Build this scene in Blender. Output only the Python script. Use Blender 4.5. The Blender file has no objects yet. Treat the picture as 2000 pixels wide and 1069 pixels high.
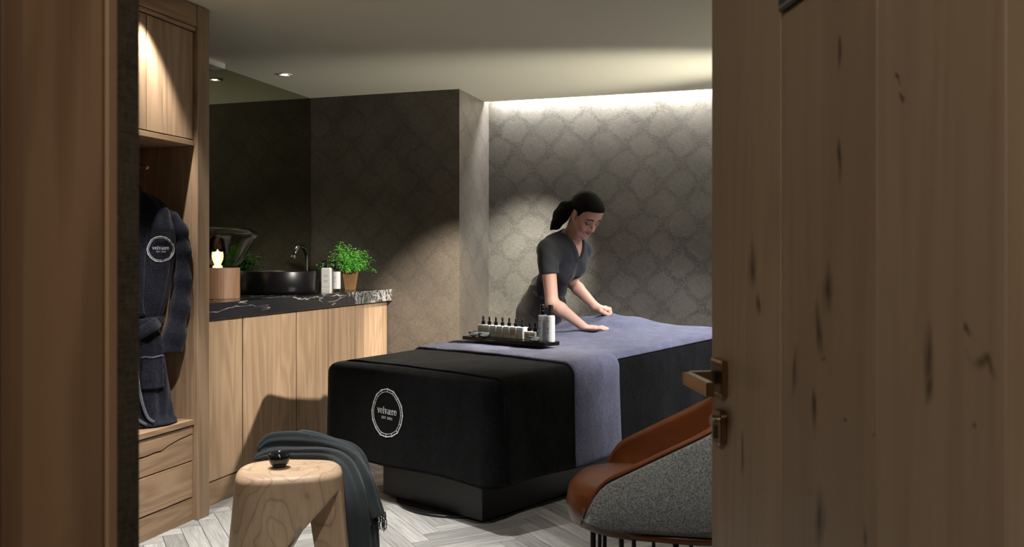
import bpy, math, random
import numpy as np
from mathutils import Vector, Matrix
R = random.Random(7)
PI = math.pi
sc = bpy.context.scene
COL = sc.collection
F = 1676.0; HOR = 505.0; CX = 1000.0; CAMH = 1.15
YAW = math.atan2(520, 1676)          # camera axis against the room's long axis
CA, SA = math.cos(YAW), math.sin(YAW)

def cw(lat, D, z=0.0):
    """point given across / along the camera's axis -> room coordinates"""
    return Vector((lat*CA - D*SA, lat*SA + D*CA, z))
def pw(px, py, D):
    lat = (px-CX)/F*D
    return cw(lat, D, CAMH + (HOR-py)/F*D)

# ------------------------------------------------------------------ materials
class NT:
    def __init__(s, name):
        s.m = bpy.data.materials.new(name); s.m.use_nodes = True
        s.t = s.m.node_tree; s.t.nodes.clear()
        s.out = s.t.nodes.new('ShaderNodeOutputMaterial')
        s.b = s.t.nodes.new('ShaderNodeBsdfPrincipled')
        s.t.links.new(s.b.outputs[0], s.out.inputs[0])
    def put(s, sock, v):
        if v is None: return
        if isinstance(v, bpy.types.NodeSocket): s.t.links.new(v, sock)
        else:
            if sock.type == 'RGBA' and len(v) == 3: v = (*v, 1)
            sock.default_value = v
    def n(s, typ, ins=None, out=0, **props):
        nd = s.t.nodes.new('ShaderNode'+typ)
        for k, v in props.items(): setattr(nd, k, v)
        if ins:
            for k, v in ins.items(): s.put(nd.inputs[k], v)
        return nd.outputs[out] if out is not None else nd
    def math(s, op, a, b=None, c=None, clamp=False):
        nd = s.t.nodes.new('ShaderNodeMath'); nd.operation = op; nd.use_clamp = clamp
        s.put(nd.inputs[0], a); s.put(nd.inputs[1], b)
        if c is not None: s.put(nd.inputs[2], c)
        return nd.outputs[0]
    def vm(s, op, a, b=None, out=0):
        nd = s.t.nodes.new('ShaderNodeVectorMath'); nd.operation = op
        s.put(nd.inputs[0], a); s.put(nd.inputs[1], b)
        return nd.outputs[out]
    def mix(s, f, a, b, mode='MIX'):
        nd = s.t.nodes.new('ShaderNodeMix'); nd.data_type = 'RGBA'; nd.blend_type = mode
        s.put(nd.inputs[0], f); s.put(nd.inputs[6], a); s.put(nd.inputs[7], b)
        return nd.outputs[2]
    def ramp(s, f, stops, interp='LINEAR'):
        nd = s.t.nodes.new('ShaderNodeValToRGB'); cr = nd.color_ramp; cr.interpolation = interp
        while len(cr.elements) > 1: cr.elements.remove(cr.elements[0])
        for i, (p, c) in enumerate(stops):
            e = cr.elements[0] if i == 0 else cr.elements.new(p)
            e.position = p
            if not hasattr(c, '__len__'): c = (c, c, c)
            e.color = (*c[:3], 1)
        s.put(nd.inputs[0], f); return nd.outputs[0]
    def obj(s): return s.n('TexCoord', out=3)
    def noise(s, vec, scale=5, detail=3, rough=.5, dist=0.0, out=0):
        return s.n('TexNoise', {'Vector': vec, 'Scale': scale, 'Detail': detail, 'Roughness': rough, 'Distortion': dist}, out=out)
    def mapp(s, vec, scale=(1,1,1), loc=(0,0,0), rot=(0,0,0)):
        return s.n('Mapping', {'Vector': vec, 'Scale': scale, 'Location': loc, 'Rotation': rot})
    def bump(s, h, strength=.3, dist=.01):
        o = s.n('Bump', {'Height': h, 'Strength': strength, 'Distance': dist})
        s.put(s.b.inputs['Normal'], o)
    def set(s, **k):
        al = dict(color='Base Color', rough='Roughness', metal='Metallic', spec='Specular IOR Level', sheen='Sheen Weight',
                  sheenr='Sheen Roughness', sheent='Sheen Tint', trans='Transmission Weight', ior='IOR', coat='Coat Weight',
                  coatr='Coat Roughness', sss='Subsurface Weight', alpha='Alpha', emit='Emission Color', emits='Emission Strength')
        for a, v in k.items(): s.put(s.b.inputs[al[a]], v)
        return s

def plain(name, color, rough=.5, **k):
    n = NT(name); n.set(color=color, rough=rough, **k); return n.m

def pidvec(n):
    a = n.n('Attribute', attribute_name='pid', out=1)
    return a

def wood(name, light, dark, axis='z', rough=.5, sc_=1.0, knots=.5, ring=1.0, marks=(), tint=.12, bump=.15, fig=.16):
    """oak: long grain along axis, cathedral figure, pores, knots; each board shifted by its own pid"""
    n = NT(name)
    pid = pidvec(n)
    co = n.vm('ADD', n.obj(), n.vm('MULTIPLY', pid, (7.3, 5.1, 9.7)))
    st = {'x': (.09,1,1), 'y': (1,.09,1), 'z': (1,1,.09)}[axis]
    st2 = {'x': (.02,1,1), 'y': (1,.02,1), 'z': (1,1,.02)}[axis]
    c1 = n.vm('MULTIPLY', co, tuple(v*sc_ for v in st))
    c2 = n.vm('MULTIPLY', co, tuple(v*sc_ for v in st2))
    big = n.noise(c1, 5, 3, .55, .6)
    rings = n.math('SINE', n.math('MULTIPLY', big, 55*ring))
    rings = n.math('MULTIPLY_ADD', rings, .5, .5)
    fine = n.noise(c2, 170, 4, .65)
    mid = n.noise(c2, 38, 3, .6)
    v = n.math('ADD', n.math('MULTIPLY', rings, fig), n.math('ADD', n.math('MULTIPLY', fine, .34), n.math('MULTIPLY', mid, .36)))
    colr = n.ramp(v, [(.18, dark), (.42, tuple((a*1.0+b)/2 for a, b in zip(light, dark))), (.68, light)])
    # board-to-board tint
    sep = n.n('SeparateXYZ', {0: pid}, out=0)
    colr = n.mix(1.0, colr, n.ramp(sep, [(0, 1-tint*1.6), (1, 1+tint)]), 'MULTIPLY')
    # slow blotches of the timber itself
    colr = n.mix(.5, colr, n.ramp(n.noise(c1, 2.2, 2), [(.3, .78), (.7, 1.15)]), 'MULTIPLY')
    if knots > 0:
        kv = n.vm('MULTIPLY', co, {'x': (.35,1,1), 'y': (1,.35,1), 'z': (1,1,.35)}[axis])
        vo = n.n('TexVoronoi', {'Vector': kv, 'Scale': 3.1, 'Randomness': 1.0}, out=0)
        k = n.math('SUBTRACT', 1.0, n.math('MULTIPLY', n.math('ADD', vo, n.math('MULTIPLY', n.math('SUBTRACT', n.noise(co, 40, 2), .5), .05)), 1/(.055*knots+.02)), clamp=True)
        colr = n.mix(n.math('MULTIPLY', k, .85), colr, tuple(c*.25 for c in dark))
        # hairline checks
        ck = n.noise(c2, 24, 2, .5)
        ck2 = n.noise(co, 3.0, 2)
        cr = n.math('MULTIPLY', n.math('LESS_THAN', n.math('ABSOLUTE', n.math('SUBTRACT', ck, .5)), .003), n.math('GREATER_THAN', ck2, .68))
        colr = n.mix(n.math('MULTIPLY', cr, .8), colr, tuple(c*.2 for c in dark))
    if marks:
        # individual dark flaws: (u, v, half width, half height, lean) in the object's own x / z
        s3 = n.n('SeparateXYZ', {0: n.vm('ADD', n.obj(), n.vm('MULTIPLY', n.vm('SUBTRACT', n.noise(n.vm('MULTIPLY', n.obj(), (1, 1, .3)), 45, 3, out=1), (.5,.5,.5)), (.022, 0, .05)))}, out=None)
        X, Z = s3.outputs[0], s3.outputs[2]
        tot = None
        for (u, v_, hw, hh, lean) in marks:
            dz = n.math('SUBTRACT', Z, v_)
            dx = n.math('SUBTRACT', n.math('SUBTRACT', X, u), n.math('MULTIPLY', dz, lean))
            e = n.math('SQRT', n.math('ADD', n.math('POWER', n.math('ABSOLUTE', n.math('DIVIDE', dx, hw)), 2), n.math('POWER', n.math('ABSOLUTE', n.math('DIVIDE', dz, hh)), 2)))
            e = n.math('SUBTRACT', 1.15, e, clamp=True)
            tot = e if tot is None else n.math('MAXIMUM', tot, e)
        tot = n.math('MULTIPLY', tot, n.math('MULTIPLY_ADD', n.noise(c2, 120, 3), 1.6, .1), clamp=True)
        colr = n.mix(tot, colr, tuple(c*.18 for c in dark))
    n.set(color=colr, rough=n.math('MULTIPLY_ADD', fine, .25, rough-.12), spec=.35)
    n.bump(v, bump, .004)
    return n.m

def terry(name, c, c2=None, scale=260, strength=.9, sheen=.6, blotch=.25, rough=.95, dist=.004, sheent=None):
    n = NT(name); co = n.obj()
    c2 = c2 or tuple(v*.55 for v in c)
    nz = n.noise(co, scale, 2, .7)
    lo = n.noise(n.vm('MULTIPLY', co, (1,1,.6)), 13, 3, .6)
    col = n.mix(n.ramp(nz, [(.35, 0), (.65, 1)]), c2, c)
    col = n.mix(1.0, col, n.ramp(lo, [(.3, 1-blotch), (.7, 1+blotch)]), 'MULTIPLY')
    n.set(color=col, rough=rough, sheen=sheen, sheenr=.4, spec=.1)
    if sheent: n.set(sheent=(*sheent, 1))
    n.bump(n.math('ADD', nz, n.math('MULTIPLY', lo, 1.5)), strength, dist)
    return n.m

def wallpaper(name, base, fig, rough=.5, metal=.35, amt=.45):
    n = NT(name)
    s3 = n.n('SeparateXYZ', {0: n.obj()}, out=None)
    u = n.math('ADD', s3.outputs[0], s3.outputs[1]); v = s3.outputs[2]
    uv = n.n('CombineXYZ', {0: u, 1: v, 2: 0.0})
    wob = n.vm('MULTIPLY', n.vm('SUBTRACT', n.noise(uv, 7, 2, out=1), (.5,.5,.5)), (.10, .10, 0))
    w3 = n.n('SeparateXYZ', {0: n.vm('ADD', uv, wob)}, out=None)
    a = n.math('COSINE', n.math('MULTIPLY', w3.outputs[0], 2*PI/.262))
    b = n.math('COSINE', n.math('MULTIPLY', w3.outputs[1], 2*PI/.275))
    g = n.math('ABSOLUTE', n.math('ADD', n.math('MULTIPLY', a, .9), b))
    band = n.ramp(n.math('ADD', g, n.math('MULTIPLY', n.math('SUBTRACT', n.noise(uv, 38, 3), .5), 1.1)), [(.30, 1), (.62, 0)])
    # leaf-like scrawl inside the bands
    vo = n.n('TexVoronoi', {'Vector': n.vm('ADD', uv, n.vm('MULTIPLY', n.noise(uv, 60, 2, out=1), (.028,.028,0))), 'Scale': 62.0}, out=0, feature='DISTANCE_TO_EDGE')
    nn_ = n.noise(uv, 150, 3, .6)
    lines = n.math('ADD', n.ramp(vo, [(.07, 1), (.15, 0)]), n.ramp(nn_, [(.50, 0), (.58, .8)]), clamp=True)
    f = n.math('MULTIPLY', band, n.math('MULTIPLY', lines, amt))
    f = n.math('MULTIPLY', f, n.ramp(n.noise(uv, 3.1, 2), [(.35, .55), (.62, 1)]))
    speck = n.ramp(nn_, [(.52, 0), (.64, 1)])
    f = n.math('ADD', f, n.math('MULTIPLY', speck, .38), clamp=True)
    weave = n.math('ADD', n.math('MULTIPLY', n.noise(n.vm('MULTIPLY', uv, (1, 16, 1)), 30, 2), .5), n.math('MULTIPLY', n.noise(n.vm('MULTIPLY', uv, (16, 1, 1)), 30, 2), .5))
    col = n.mix(f, base, fig)
    col = n.mix(1.0, col, n.ramp(weave, [(.35, .62), (.65, 1.32)]), 'MULTIPLY')
    col = n.mix(.6, col, n.ramp(n.noise(uv, 2.6, 3), [(.3, .6), (.7, 1.2)]), 'MULTIPLY')
    n.set(color=col, rough=n.math('MULTIPLY_ADD', f, .3, rough), metal=metal, spec=.3)
    n.bump(n.math('SUBTRACT', weave, n.math('MULTIPLY', f, .5)), .25, .002)
    return n.m

# ------------------------------------------------------------------ mesh building
class MB:
    def __init__(s): s.v = []; s.f = []; s.p = []
    def add(s, vs, fs, pid=None, M=None):
        o = len(s.v)
        if M is not None: vs = [M @ Vector(v) for v in vs]
        s.v += [tuple(v) for v in vs]; s.f += [tuple(i+o for i in f) for f in fs]
        if pid is None: pid = (R.random(), R.random(), R.random())
        s.p += [pid]*len(vs); return s
    def box(s, lo, hi, M=None, bev=0.0, pid=None):
        x0,y0,z0 = lo; x1,y1,z1 = hi
        if bev <= 0:
            vs = [(x0,y0,z0),(x1,y0,z0),(x1,y1,z0),(x0,y1,z0),(x0,y0,z1),(x1,y0,z1),(x1,y1,z1),(x0,y1,z1)]
            return s.add(vs, [(0,3,2,1),(4,5,6,7),(0,1,5,4),(1,2,6,5),(2,3,7,6),(3,0,4,7)], pid, M)
        b = min(bev, (x1-x0)/2.01, (y1-y0)/2.01, (z1-z0)/2.01)
        vs = []; idx = {}
        for ix in (0,1):
            for iy in (0,1):
                for iz in (0,1):
                    c = (x1 if ix else x0, y1 if iy else y0, z1 if iz else z0)
                    d = (-1 if ix else 1, -1 if iy else 1, -1 if iz else 1)
                    for ax in range(3):
                        p = [c[k] + (0 if k == ax else d[k]*b) for k in range(3)]
                        idx[(ix,iy,iz,ax)] = len(vs); vs.append(tuple(p))
        fs = []
        def q(*k): return [idx[t] for t in k]
        for ax in range(3):
            for sd in (0,1):
                o = [a for a in range(3) if a != ax]
                ring = []
                for (p, r_) in ((0,0),(1,0),(1,1),(0,1)):
                    t = [0,0,0]; t[ax] = sd; t[o[0]] = p; t[o[1]] = r_
                    ring.append(idx[(*t, ax)])
                fs.append(tuple(ring))
        for ax in range(3):           # edges parallel to ax
            o = [a for a in range(3) if a != ax]
            for p in (0,1):
                for r_ in (0,1):
                    t0 = [0,0,0]; t0[o[0]] = p; t0[o[1]] = r_; t1 = list(t0); t1[ax] = 1
                    fs.append((idx[(*t0,o[0])], idx[(*t0,o[1])], idx[(*t1,o[1])], idx[(*t1,o[0])]))
        for ix in (0,1):
            for iy in (0,1):
                for iz in (0,1): fs.append(tuple(idx[(ix,iy,iz,a)] for a in range(3)))
        return s.add(vs, fs, pid, M)
    def prism(s, poly, z0, z1, M=None, pid=None):
        n = len(poly)
        vs = [(x,y,z0) for x,y in poly] + [(x,y,z1) for x,y in poly]
        fs = [tuple(range(n))[::-1], tuple(range(n, 2*n))] + [(i,(i+1)%n,(i+1)%n+n,i+n) for i in range(n)]
        return s.add(vs, fs, pid, M)
    def lathe(s, prof, seg=32, M=None, pid=None, cap=True):
        vs = []; fs = []
        for r, z in prof:
            for k in range(seg):
                a = 2*PI*k/seg; vs.append((r*math.cos(a), r*math.sin(a), z))
        for i in range(len(prof)-1):
            for k in range(seg):
                k2 = (k+1)%seg
                fs.append((i*seg+k, i*seg+k2, (i+1)*seg+k2, (i+1)*seg+k))
        if cap:
            fs.append(tuple(range(seg))[::-1]); fs.append(tuple((len(prof)-1)*seg+k for k in range(seg)))
        return s.add(vs, fs, pid, M)
    def tube(s, pts, r, seg=10, pid=None, prof=None, cap=True, up=None):
        """sweep along pts; r number or list; prof: optional closed 2-D outline scaled by r"""
        pts = [Vector(p) for p in pts]; n = len(pts)
        rs = r if hasattr(r, '__len__') else [r]*n
        prof = prof or [(math.cos(2*PI*k/seg), math.sin(2*PI*k/seg)) for k in range(seg)]
        seg = len(prof); vs = []; fs = []
        t0 = (pts[1]-pts[0]).normalized()
        ref = Vector(up) if up else (Vector((0,0,1)) if abs(t0.z) < .9 else Vector((1,0,0)))
        for i in range(n):
            t = (pts[min(i+1,n-1)]-pts[max(i-1,0)]).normalized()
            a = (ref - t*ref.dot(t)).normalized(); b = t.cross(a)
            if not up: ref = a
            for (u, w) in prof: vs.append(pts[i] + (a*u + b*w)*rs[i])
        for i in range(n-1):
            for k in range(seg):
                k2 = (k+1)%seg
                fs.append((i*seg+k, i*seg+k2, (i+1)*seg+k2, (i+1)*seg+k))
        if cap:
            fs.append(tuple(range(seg))[::-1]); fs.append(tuple((n-1)*seg+k for k in range(seg)))
        return s.add(vs, fs, pid)
    def grid(s, fn, nu, nv, closeu=False, pid=None, flip=False):
        vs = [fn(i/(nu-(0 if closeu else 1)), j/(nv-1)) for j in range(nv) for i in range(nu)]
        fs = []
        for j in range(nv-1):
            for i in range(nu if closeu else nu-1):
                i2 = (i+1) % nu
                q = (j*nu+i, j*nu+i2, (j+1)*nu+i2, (j+1)*nu+i)
                fs.append(q[::-1] if flip else q)
        return s.add(vs, fs, pid)
    def build(s, name, mat, parent=None, smooth=False, bevel=0, angle=40, recentre=True, subsurf=0, solid=0, solid_off=-1, fixn=True):
        me = bpy.data.meshes.new(name)
        vs = s.v; loc = Vector((0,0,0))
        if parent is None and recentre and vs:
            A = np.array(vs); lo, hi = A.min(0), A.max(0)
            loc = Vector(((lo[0]+hi[0])/2, (lo[1]+hi[1])/2, lo[2]))
            vs = [tuple(x) for x in (A - np.array(loc))]
        me.from_pydata(vs, [], s.f); me.update()
        if fixn:
            import bmesh
            bm = bmesh.new(); bm.from_mesh(me); bmesh.ops.recalc_face_normals(bm, faces=bm.faces); bm.to_mesh(me); bm.free()
        at = me.attributes.new('pid', 'FLOAT_VECTOR', 'POINT')
        at.data.foreach_set('vector', np.array(s.p, dtype=np.float32).ravel())
        me.materials.append(mat)
        o = bpy.data.objects.new(name, me); COL.objects.link(o); o.location = loc
        if parent is not None: o.parent = parent
        if smooth: me.polygons.foreach_set('use_smooth', [True]*len(me.polygons))
        if solid:
            md = o.modifiers.new('solid', 'SOLIDIFY'); md.thickness = solid; md.offset = solid_off
        if bevel:
            md = o.modifiers.new('bevel', 'BEVEL'); md.width = bevel; md.segments = 2; md.limit_method = 'ANGLE'; md.angle_limit = math.radians(angle)
        if subsurf:
            md = o.modifiers.new('sub', 'SUBSURF'); md.levels = subsurf; md.render_levels = subsurf
        return o

def tag(o, label=None, cat=None, group=None, kind=None):
    if label: o['label'] = label
    if cat: o['category'] = cat
    if group: o['group'] = group
    if kind: o['kind'] = kind
    return o
def thing(name, loc, rz=0, label=None, cat=None, group=None, kind=None):
    e = bpy.data.objects.new(name, None); COL.objects.link(e); e.location = loc; e.rotation_euler = (0,0,rz)
    e.empty_display_size = .1
    return tag(e, label, cat, group, kind)
def copy_thing(o, loc, rz=None, label=None):
    c = o.copy(); COL.objects.link(c); c.location = loc
    if rz is not None: c.rotation_euler = (0,0,rz)
    if label: c['label'] = label
    for ch in list(o.children):
        d = ch.copy(); COL.objects.link(d); d.parent = c
        for g in list(ch.children):
            e = g.copy(); COL.objects.link(e); e.parent = d
    return c
def struct(o): o['kind'] = 'structure'; return o
def fbm(x, y, s=1.0, seed=0):
    v = 0; a = 1
    for k in range(3):
        v += a*math.sin(x*s*1.7+seed*1.3+1.7*math.sin(y*s*1.1+seed+k))*math.cos(y*s*1.3-seed*.7+1.3*math.sin(x*s*.9+k*2)); a *= .5; s *= 2.1
    return v

# ------------------------------------------------------------------ implicit shapes (smooth unions meshed by surface nets)
class Vol:
    def __init__(s, lo, hi, h):
        s.h = h; s.lo = np.array(lo, float); s.n = np.ceil((np.array(hi)-s.lo)/h).astype(int)+1
        s.d = np.full(tuple(s.n), 1.0, np.float32)
    def win(s, lo, hi):
        a = np.clip(np.floor((np.array(lo)-s.lo)/s.h).astype(int), 0, s.n); b = np.clip(np.ceil((np.array(hi)-s.lo)/s.h).astype(int)+1, 0, s.n)
        if np.any(b <= a): return None
        sl = tuple(slice(a[i], b[i]) for i in range(3))
        ax = [s.lo[i]+s.h*np.arange(a[i], b[i]) for i in range(3)]
        X, Y, Z = np.meshgrid(*ax, indexing='ij')
        return sl, np.stack([X,Y,Z], -1).astype(np.float32)
    def put(s, sl, d, k, op):
        c = s.d[sl]; d = d.astype(np.float32)
        if op == 'add':
            hh = np.maximum(k-np.abs(c-d), 0)/k; s.d[sl] = np.minimum(c, d)-hh*hh*k*.25
        elif op == 'sub':
            d = -d; hh = np.maximum(k-np.abs(c-d), 0)/k; s.d[sl] = np.maximum(c, d)+hh*hh*k*.25
        elif op == 'int':
            hh = np.maximum(k-np.abs(c-d), 0)/k; s.d[sl] = np.maximum(c, d)+hh*hh*k*.25
    def cap(s, a, b, ra, rb, k=.01, op='add'):
        a = np.array(a, float); b = np.array(b, float); m = max(ra, rb)+k+.02
        w = s.win(np.minimum(a,b)-m, np.maximum(a,b)+m)
        if w is None: return
        sl, P = w; ba = (b-a).astype(np.float32); pa = P-a.astype(np.float32)
        t = np.clip((pa@ba)/max(float(ba@ba), 1e-9), 0, 1)
        d = np.linalg.norm(pa-t[...,None]*ba, axis=-1)-(ra+(rb-ra)*t)
        s.put(sl, d, k, op)
    def chain(s, pts, rs, k=.01, op='add'):
        for i in range(len(pts)-1): s.cap(pts[i], pts[i+1], rs[i], rs[i+1], k, op)
    def ell(s, c, r, rot=None, k=.01, op='add'):
        """rot: 3x3 with rows = local axes"""
        c = np.array(c, float); r = np.array(r, float); m = r.max()+k+.02
        w = s.win(c-m, c+m)
        if w is None: return
        sl, P = w; q = P-c.astype(np.float32)
        if rot is not None: q = q@np.array(rot, np.float32).T
        k0 = np.linalg.norm(q/r, axis=-1); k1 = np.linalg.norm(q/(r*r), axis=-1)
        s.put(sl, k0*(k0-1)/np.maximum(k1, 1e-6), k, op)
    def fn(s, lo, hi, f, k=.01, op='add'):
        w = s.win(lo, hi)
        if w is None: return
        sl, P = w; s.put(sl, f(P), k, op)
    def mesh(s):
        d = s.d; d = d.copy()
        for ax in range(3):                              # closed at the border
            i0 = [slice(None)]*3; i0[ax] = 0; d[tuple(i0)] = np.maximum(d[tuple(i0)], 1e-3)
            i0[ax] = -1; d[tuple(i0)] = np.maximum(d[tuple(i0)], 1e-3)
        ins = d < 0
        n = np.array(d.shape)-1
        c8 = sum(ins[i:i+n[0], j:j+n[1], k:k+n[2]].astype(np.int8) for i in (0,1) for j in (0,1) for k in (0,1))
        act = (c8 > 0) & (c8 < 8)
        I = np.argwhere(act); idx = np.full(act.shape, -1, np.int64); idx[tuple(I.T)] = np.arange(len(I))
        acc = np.zeros((len(I), 3)); cnt = np.zeros(len(I))
        cor = [(i,j,k) for i in (0,1) for j in (0,1) for k in (0,1)]
        for a in cor:
            for ax in range(3):
                if a[ax]: continue
                b = list(a); b[ax] = 1
                da = d[tuple((I+np.array(a)).T)]; db = d[tuple((I+np.array(b)).T)]
                m = (da < 0) != (db < 0)
                t = da/np.where(np.abs(da-db) < 1e-12, 1, da-db)
                p = np.array(a, float)[None, :].repeat(len(I), 0); p[:, ax] += t
                acc[m] += p[m]; cnt[m] += 1
        V = (I+acc/np.maximum(cnt, 1)[:, None])*s.h+s.lo
        faces = []
        for ax in range(3):
            o1, o2 = (ax+1)%3, (ax+2)%3
            sh = [slice(1,-1)]*3; 
            A = [slice(None)]*3; A[ax] = slice(0,-1); B = [slice(None)]*3; B[ax] = slice(1,None)
            ch = ins[tuple(A)] != ins[tuple(B)]
            E = np.argwhere(ch)
            ok = (E[:,o1] > 0) & (E[:,o2] > 0) & (E[:,o1] < n[o1]) & (E[:,o2] < n[o2]); E = E[ok]
            q = []
            for (p1, p2) in ((0,0),(1,0),(1,1),(0,1)):
                G = E.copy(); G[:,o1] -= p1; G[:,o2] -= p2; q.append(idx[tuple(G.T)])
            q = np.stack(q, 1); fl = ins[tuple(E.T)]
            q[~fl] = q[~fl][:, ::-1]
            faces.append(q)
        Fq = np.concatenate(faces)
        Fq = Fq[(Fq >= 0).all(1)]
        return V, Fq[:, ::-1]
def np_mesh(name, V, Fq, mat, parent=None, attrs=None, smooth=True, decimate=0, smoothing=0):
    me = bpy.data.meshes.new(name)
    me.vertices.add(len(V)); me.vertices.foreach_set('co', np.asarray(V, np.float32).ravel())
    nf = len(Fq); me.loops.add(nf*4); me.loops.foreach_set('vertex_index', np.asarray(Fq, np.int32).ravel())
    me.polygons.add(nf); me.polygons.foreach_set('loop_start', np.arange(0, nf*4, 4, dtype=np.int32))
    try: me.polygons.foreach_set('loop_total', np.full(nf, 4, dtype=np.int32))
    except Exception: pass
    me.update(calc_edges=True); me.validate()
    me.polygons.foreach_set('use_smooth', [smooth]*len(me.polygons))
    for k, v in (attrs or {}).items():
        at = me.attributes.new(k, 'FLOAT', 'POINT'); at.data.foreach_set('value', np.asarray(v, np.float32))
    me.materials.append(mat)
    o = bpy.data.objects.new(name, me); COL.objects.link(o)
    if parent is not None: o.parent = parent
    if smoothing:
        md = o.modifiers.new('smooth', 'SMOOTH'); md.factor = .5; md.iterations = smoothing
    return o

# ------------------------------------------------------------------ stroke lettering
def arc(cx, cy, rx, ry, a0, a1, n=10):
    return [(cx+rx*math.cos(math.radians(a0+(a1-a0)*i/n)), cy+ry*math.sin(math.radians(a0+(a1-a0)*i/n))) for i in range(n+1)]
# each glyph: (advance, [(polyline, weight)...]) on a 1-high x-height
W_, w_ = .17, .08
GL = {
 'v': (.95, [([(.16,1),(.48,0)],W_),([(.48,0),(.80,1)],w_),([(.0,1),(.34,1)],w_),([(.62,1),(.95,1)],w_)]),
 'e': (.86, [(arc(.42,.5,.36,.5,0,90),w_),(arc(.42,.5,.36,.5,90,230),W_),(arc(.42,.5,.36,.5,230,325),w_),([(.07,.52),(.78,.52)],w_)]),
 'l': (.50, [([(.25,0),(.25,1.45)],W_),([(.06,1.45),(.25,1.45)],w_),([(.04,0),(.46,0)],w_)]),
 'æ': (1.35,[(arc(.36,.27,.30,.27,60,300),W_*.9),([(.46,.52),(.66,.56)],w_),(arc(.40,.70,.26,.30,0,150),w_),([(.66,.75),(.66,.15)],W_),
             (arc(.96,.5,.32,.5,0,180),w_),(arc(.96,.5,.32,.5,180,325),w_*1.3),([(.66,.52),(1.28,.52)],w_)]),
 'r': (.72, [([(.22,0),(.22,1)],W_),([(.03,1),(.22,1)],w_),([(.03,0),(.42,0)],w_),(arc(.50,.66,.28,.32,170,40),w_*1.2),([(.64,.92),(.70,.80)],W_)]),
 'E': (.80, [([(.15,0),(.15,1)],.15),([(.15,1),(.65,1)],.12),([(.15,.5),(.55,.5)],.12),([(.15,0),(.65,0)],.12)]),
 'S': (.80, [(arc(.38,.75,.27,.25,30,270,8),.14),(arc(.38,.25,.27,.25,90,-150,8),.14)]),
 'T': (.80, [([(.05,1),(.75,1)],.12),([(.40,1),(.40,0)],.15)]),
 '2': (.80, [(arc(.38,.72,.27,.28,160,-30,8)+[(.12,0)],.13),([(.12,0),(.68,0)],.13)]),
 '0': (.80, [(arc(.38,.5,.28,.5,0,360,14),.14)]),
 '1': (.60, [([(.30,0),(.30,1),(.12,.8)],.14),([(.10,0),(.50,0)],.1)]),
 ' ': (.60, [])}
def ribbon(mb, pts, w, place, th=.0):
    n = len(pts)
    L, Rr = [], []
    for i in range(n):
        a = Vector(pts[max(i-1,0)]); b = Vector(pts[min(i+1,n-1)]); t = (b-a).normalized(); nn = Vector((-t.y, t.x))
        p = Vector(pts[i])
        if i == 0: p = p - t*w*.3
        if i == n-1: p = p + t*w*.3
        L.append(p+nn*w/2); Rr.append(p-nn*w/2)
    vs = []
    for hgt in (0, th):
        for q in L+Rr: vs.append(place(q.x, q.y, hgt))
    fs = []
    m = 2*n
    for i in range(n-1):
        fs += [(i, i+1, n+i+1, n+i), (m+i, m+n+i, m+n+i+1, m+i+1), (i, m+i, m+i+1, i+1), (n+i, n+i+1, m+n+i+1, m+n+i)]
    fs += [(0, n, m+n, m), (n-1, m+n-1, m+2*n-1, 2*n-1)]
    mb.add(vs, fs)
def text_strokes(mb, s, size, cx, cy, place, th, gap=.08, bold=1.0):
    tw = sum(GL[c][0]+gap for c in s)-gap; x = cx-tw*size/2
    for c in s:
        adv, st = GL[c]
        for pl, w in st: ribbon(mb, [(x+px*size, cy+py*size) for px, py in pl], w*size*bold, place, th)
        x += (adv+gap)*size
def emblem(mb, rr, place, th):
    """bamboo-like ring round the wordmark"""
    n = 16; rx, ry = rr, rr*1.02
    wob = [1+.018*math.sin(k*2.3)+.015*math.cos(k*1.1+1) for k in range(n)]
    P = lambda k, s_: (rx*s_*wob[k%n]*math.sin(2*PI*k/n), ry*s_*wob[k%n]*math.cos(2*PI*k/n))
    for k in range(n):
        a, b = P(k, 1.0), P(k+1, 1.0)
        ribbon(mb, [a, ((a[0]+b[0])/2*1.0, (a[1]+b[1])/2*1.0), b], rr*.046, place, th)
        ribbon(mb, [P(k, .89), P(k, 1.03)], rr*.020, place, th)
    inner = []
    for k in range(n*2+1):
        a = k/2; w = wob[int(a)%n]*(1-(a%1))+wob[int(a+1)%n]*(a%1)
        inner.append((rx*.88*w*math.sin(2*PI*a/n), ry*.88*w*math.cos(2*PI*a/n)))
    ribbon(mb, inner, rr*.022, place, th)
    text_strokes(mb, 'velvære', rr*.19, 0, -.03*rr, place, th)
    text_strokes(mb, 'EST', rr*.095, -.19*rr, -.25*rr, place, th, .25, 1.0)
    text_strokes(mb, '2021', rr*.095, .20*rr, -.25*rr, place, th, .2, 1.0)
# ================================================================== the room
M_WALL = wallpaper('wallpaper_taupe', (.145,.127,.108), (.055,.047,.040), amt=.30)
M_WALLB = wallpaper('wallpaper_damask', (.165,.151,.128), (.036,.030,.026), amt=.45)
M_CEIL = NT('ceiling_paint'); M_CEIL.set(color=(.74,.71,.58), rough=.9, spec=.1); M_CEIL = M_CEIL.m
M_OAK = wood('oak_vertical', (.47,.33,.215), (.25,.158,.095), 'z', .5, 1.0, .6, fig=.2)
M_OAKH = wood('oak_along_y', (.47,.32,.20), (.25,.155,.088), 'y', .5, 1.0, .6, ring=1.3, fig=.24)
M_BLACK = plain('black_gap', (.004,.004,.004), .8)
M_CHROME = plain('chrome', (.75,.75,.75), .12, metal=1.0)
M_BLKGLOSS = plain('black_gloss', (.003,.003,.0035), .14, spec=.3)
XL, XR, YN, YB, ZC = -3.107, 1.60, 5.28, 5.88, 2.264
YF0, YF1 = .50, .697

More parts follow.
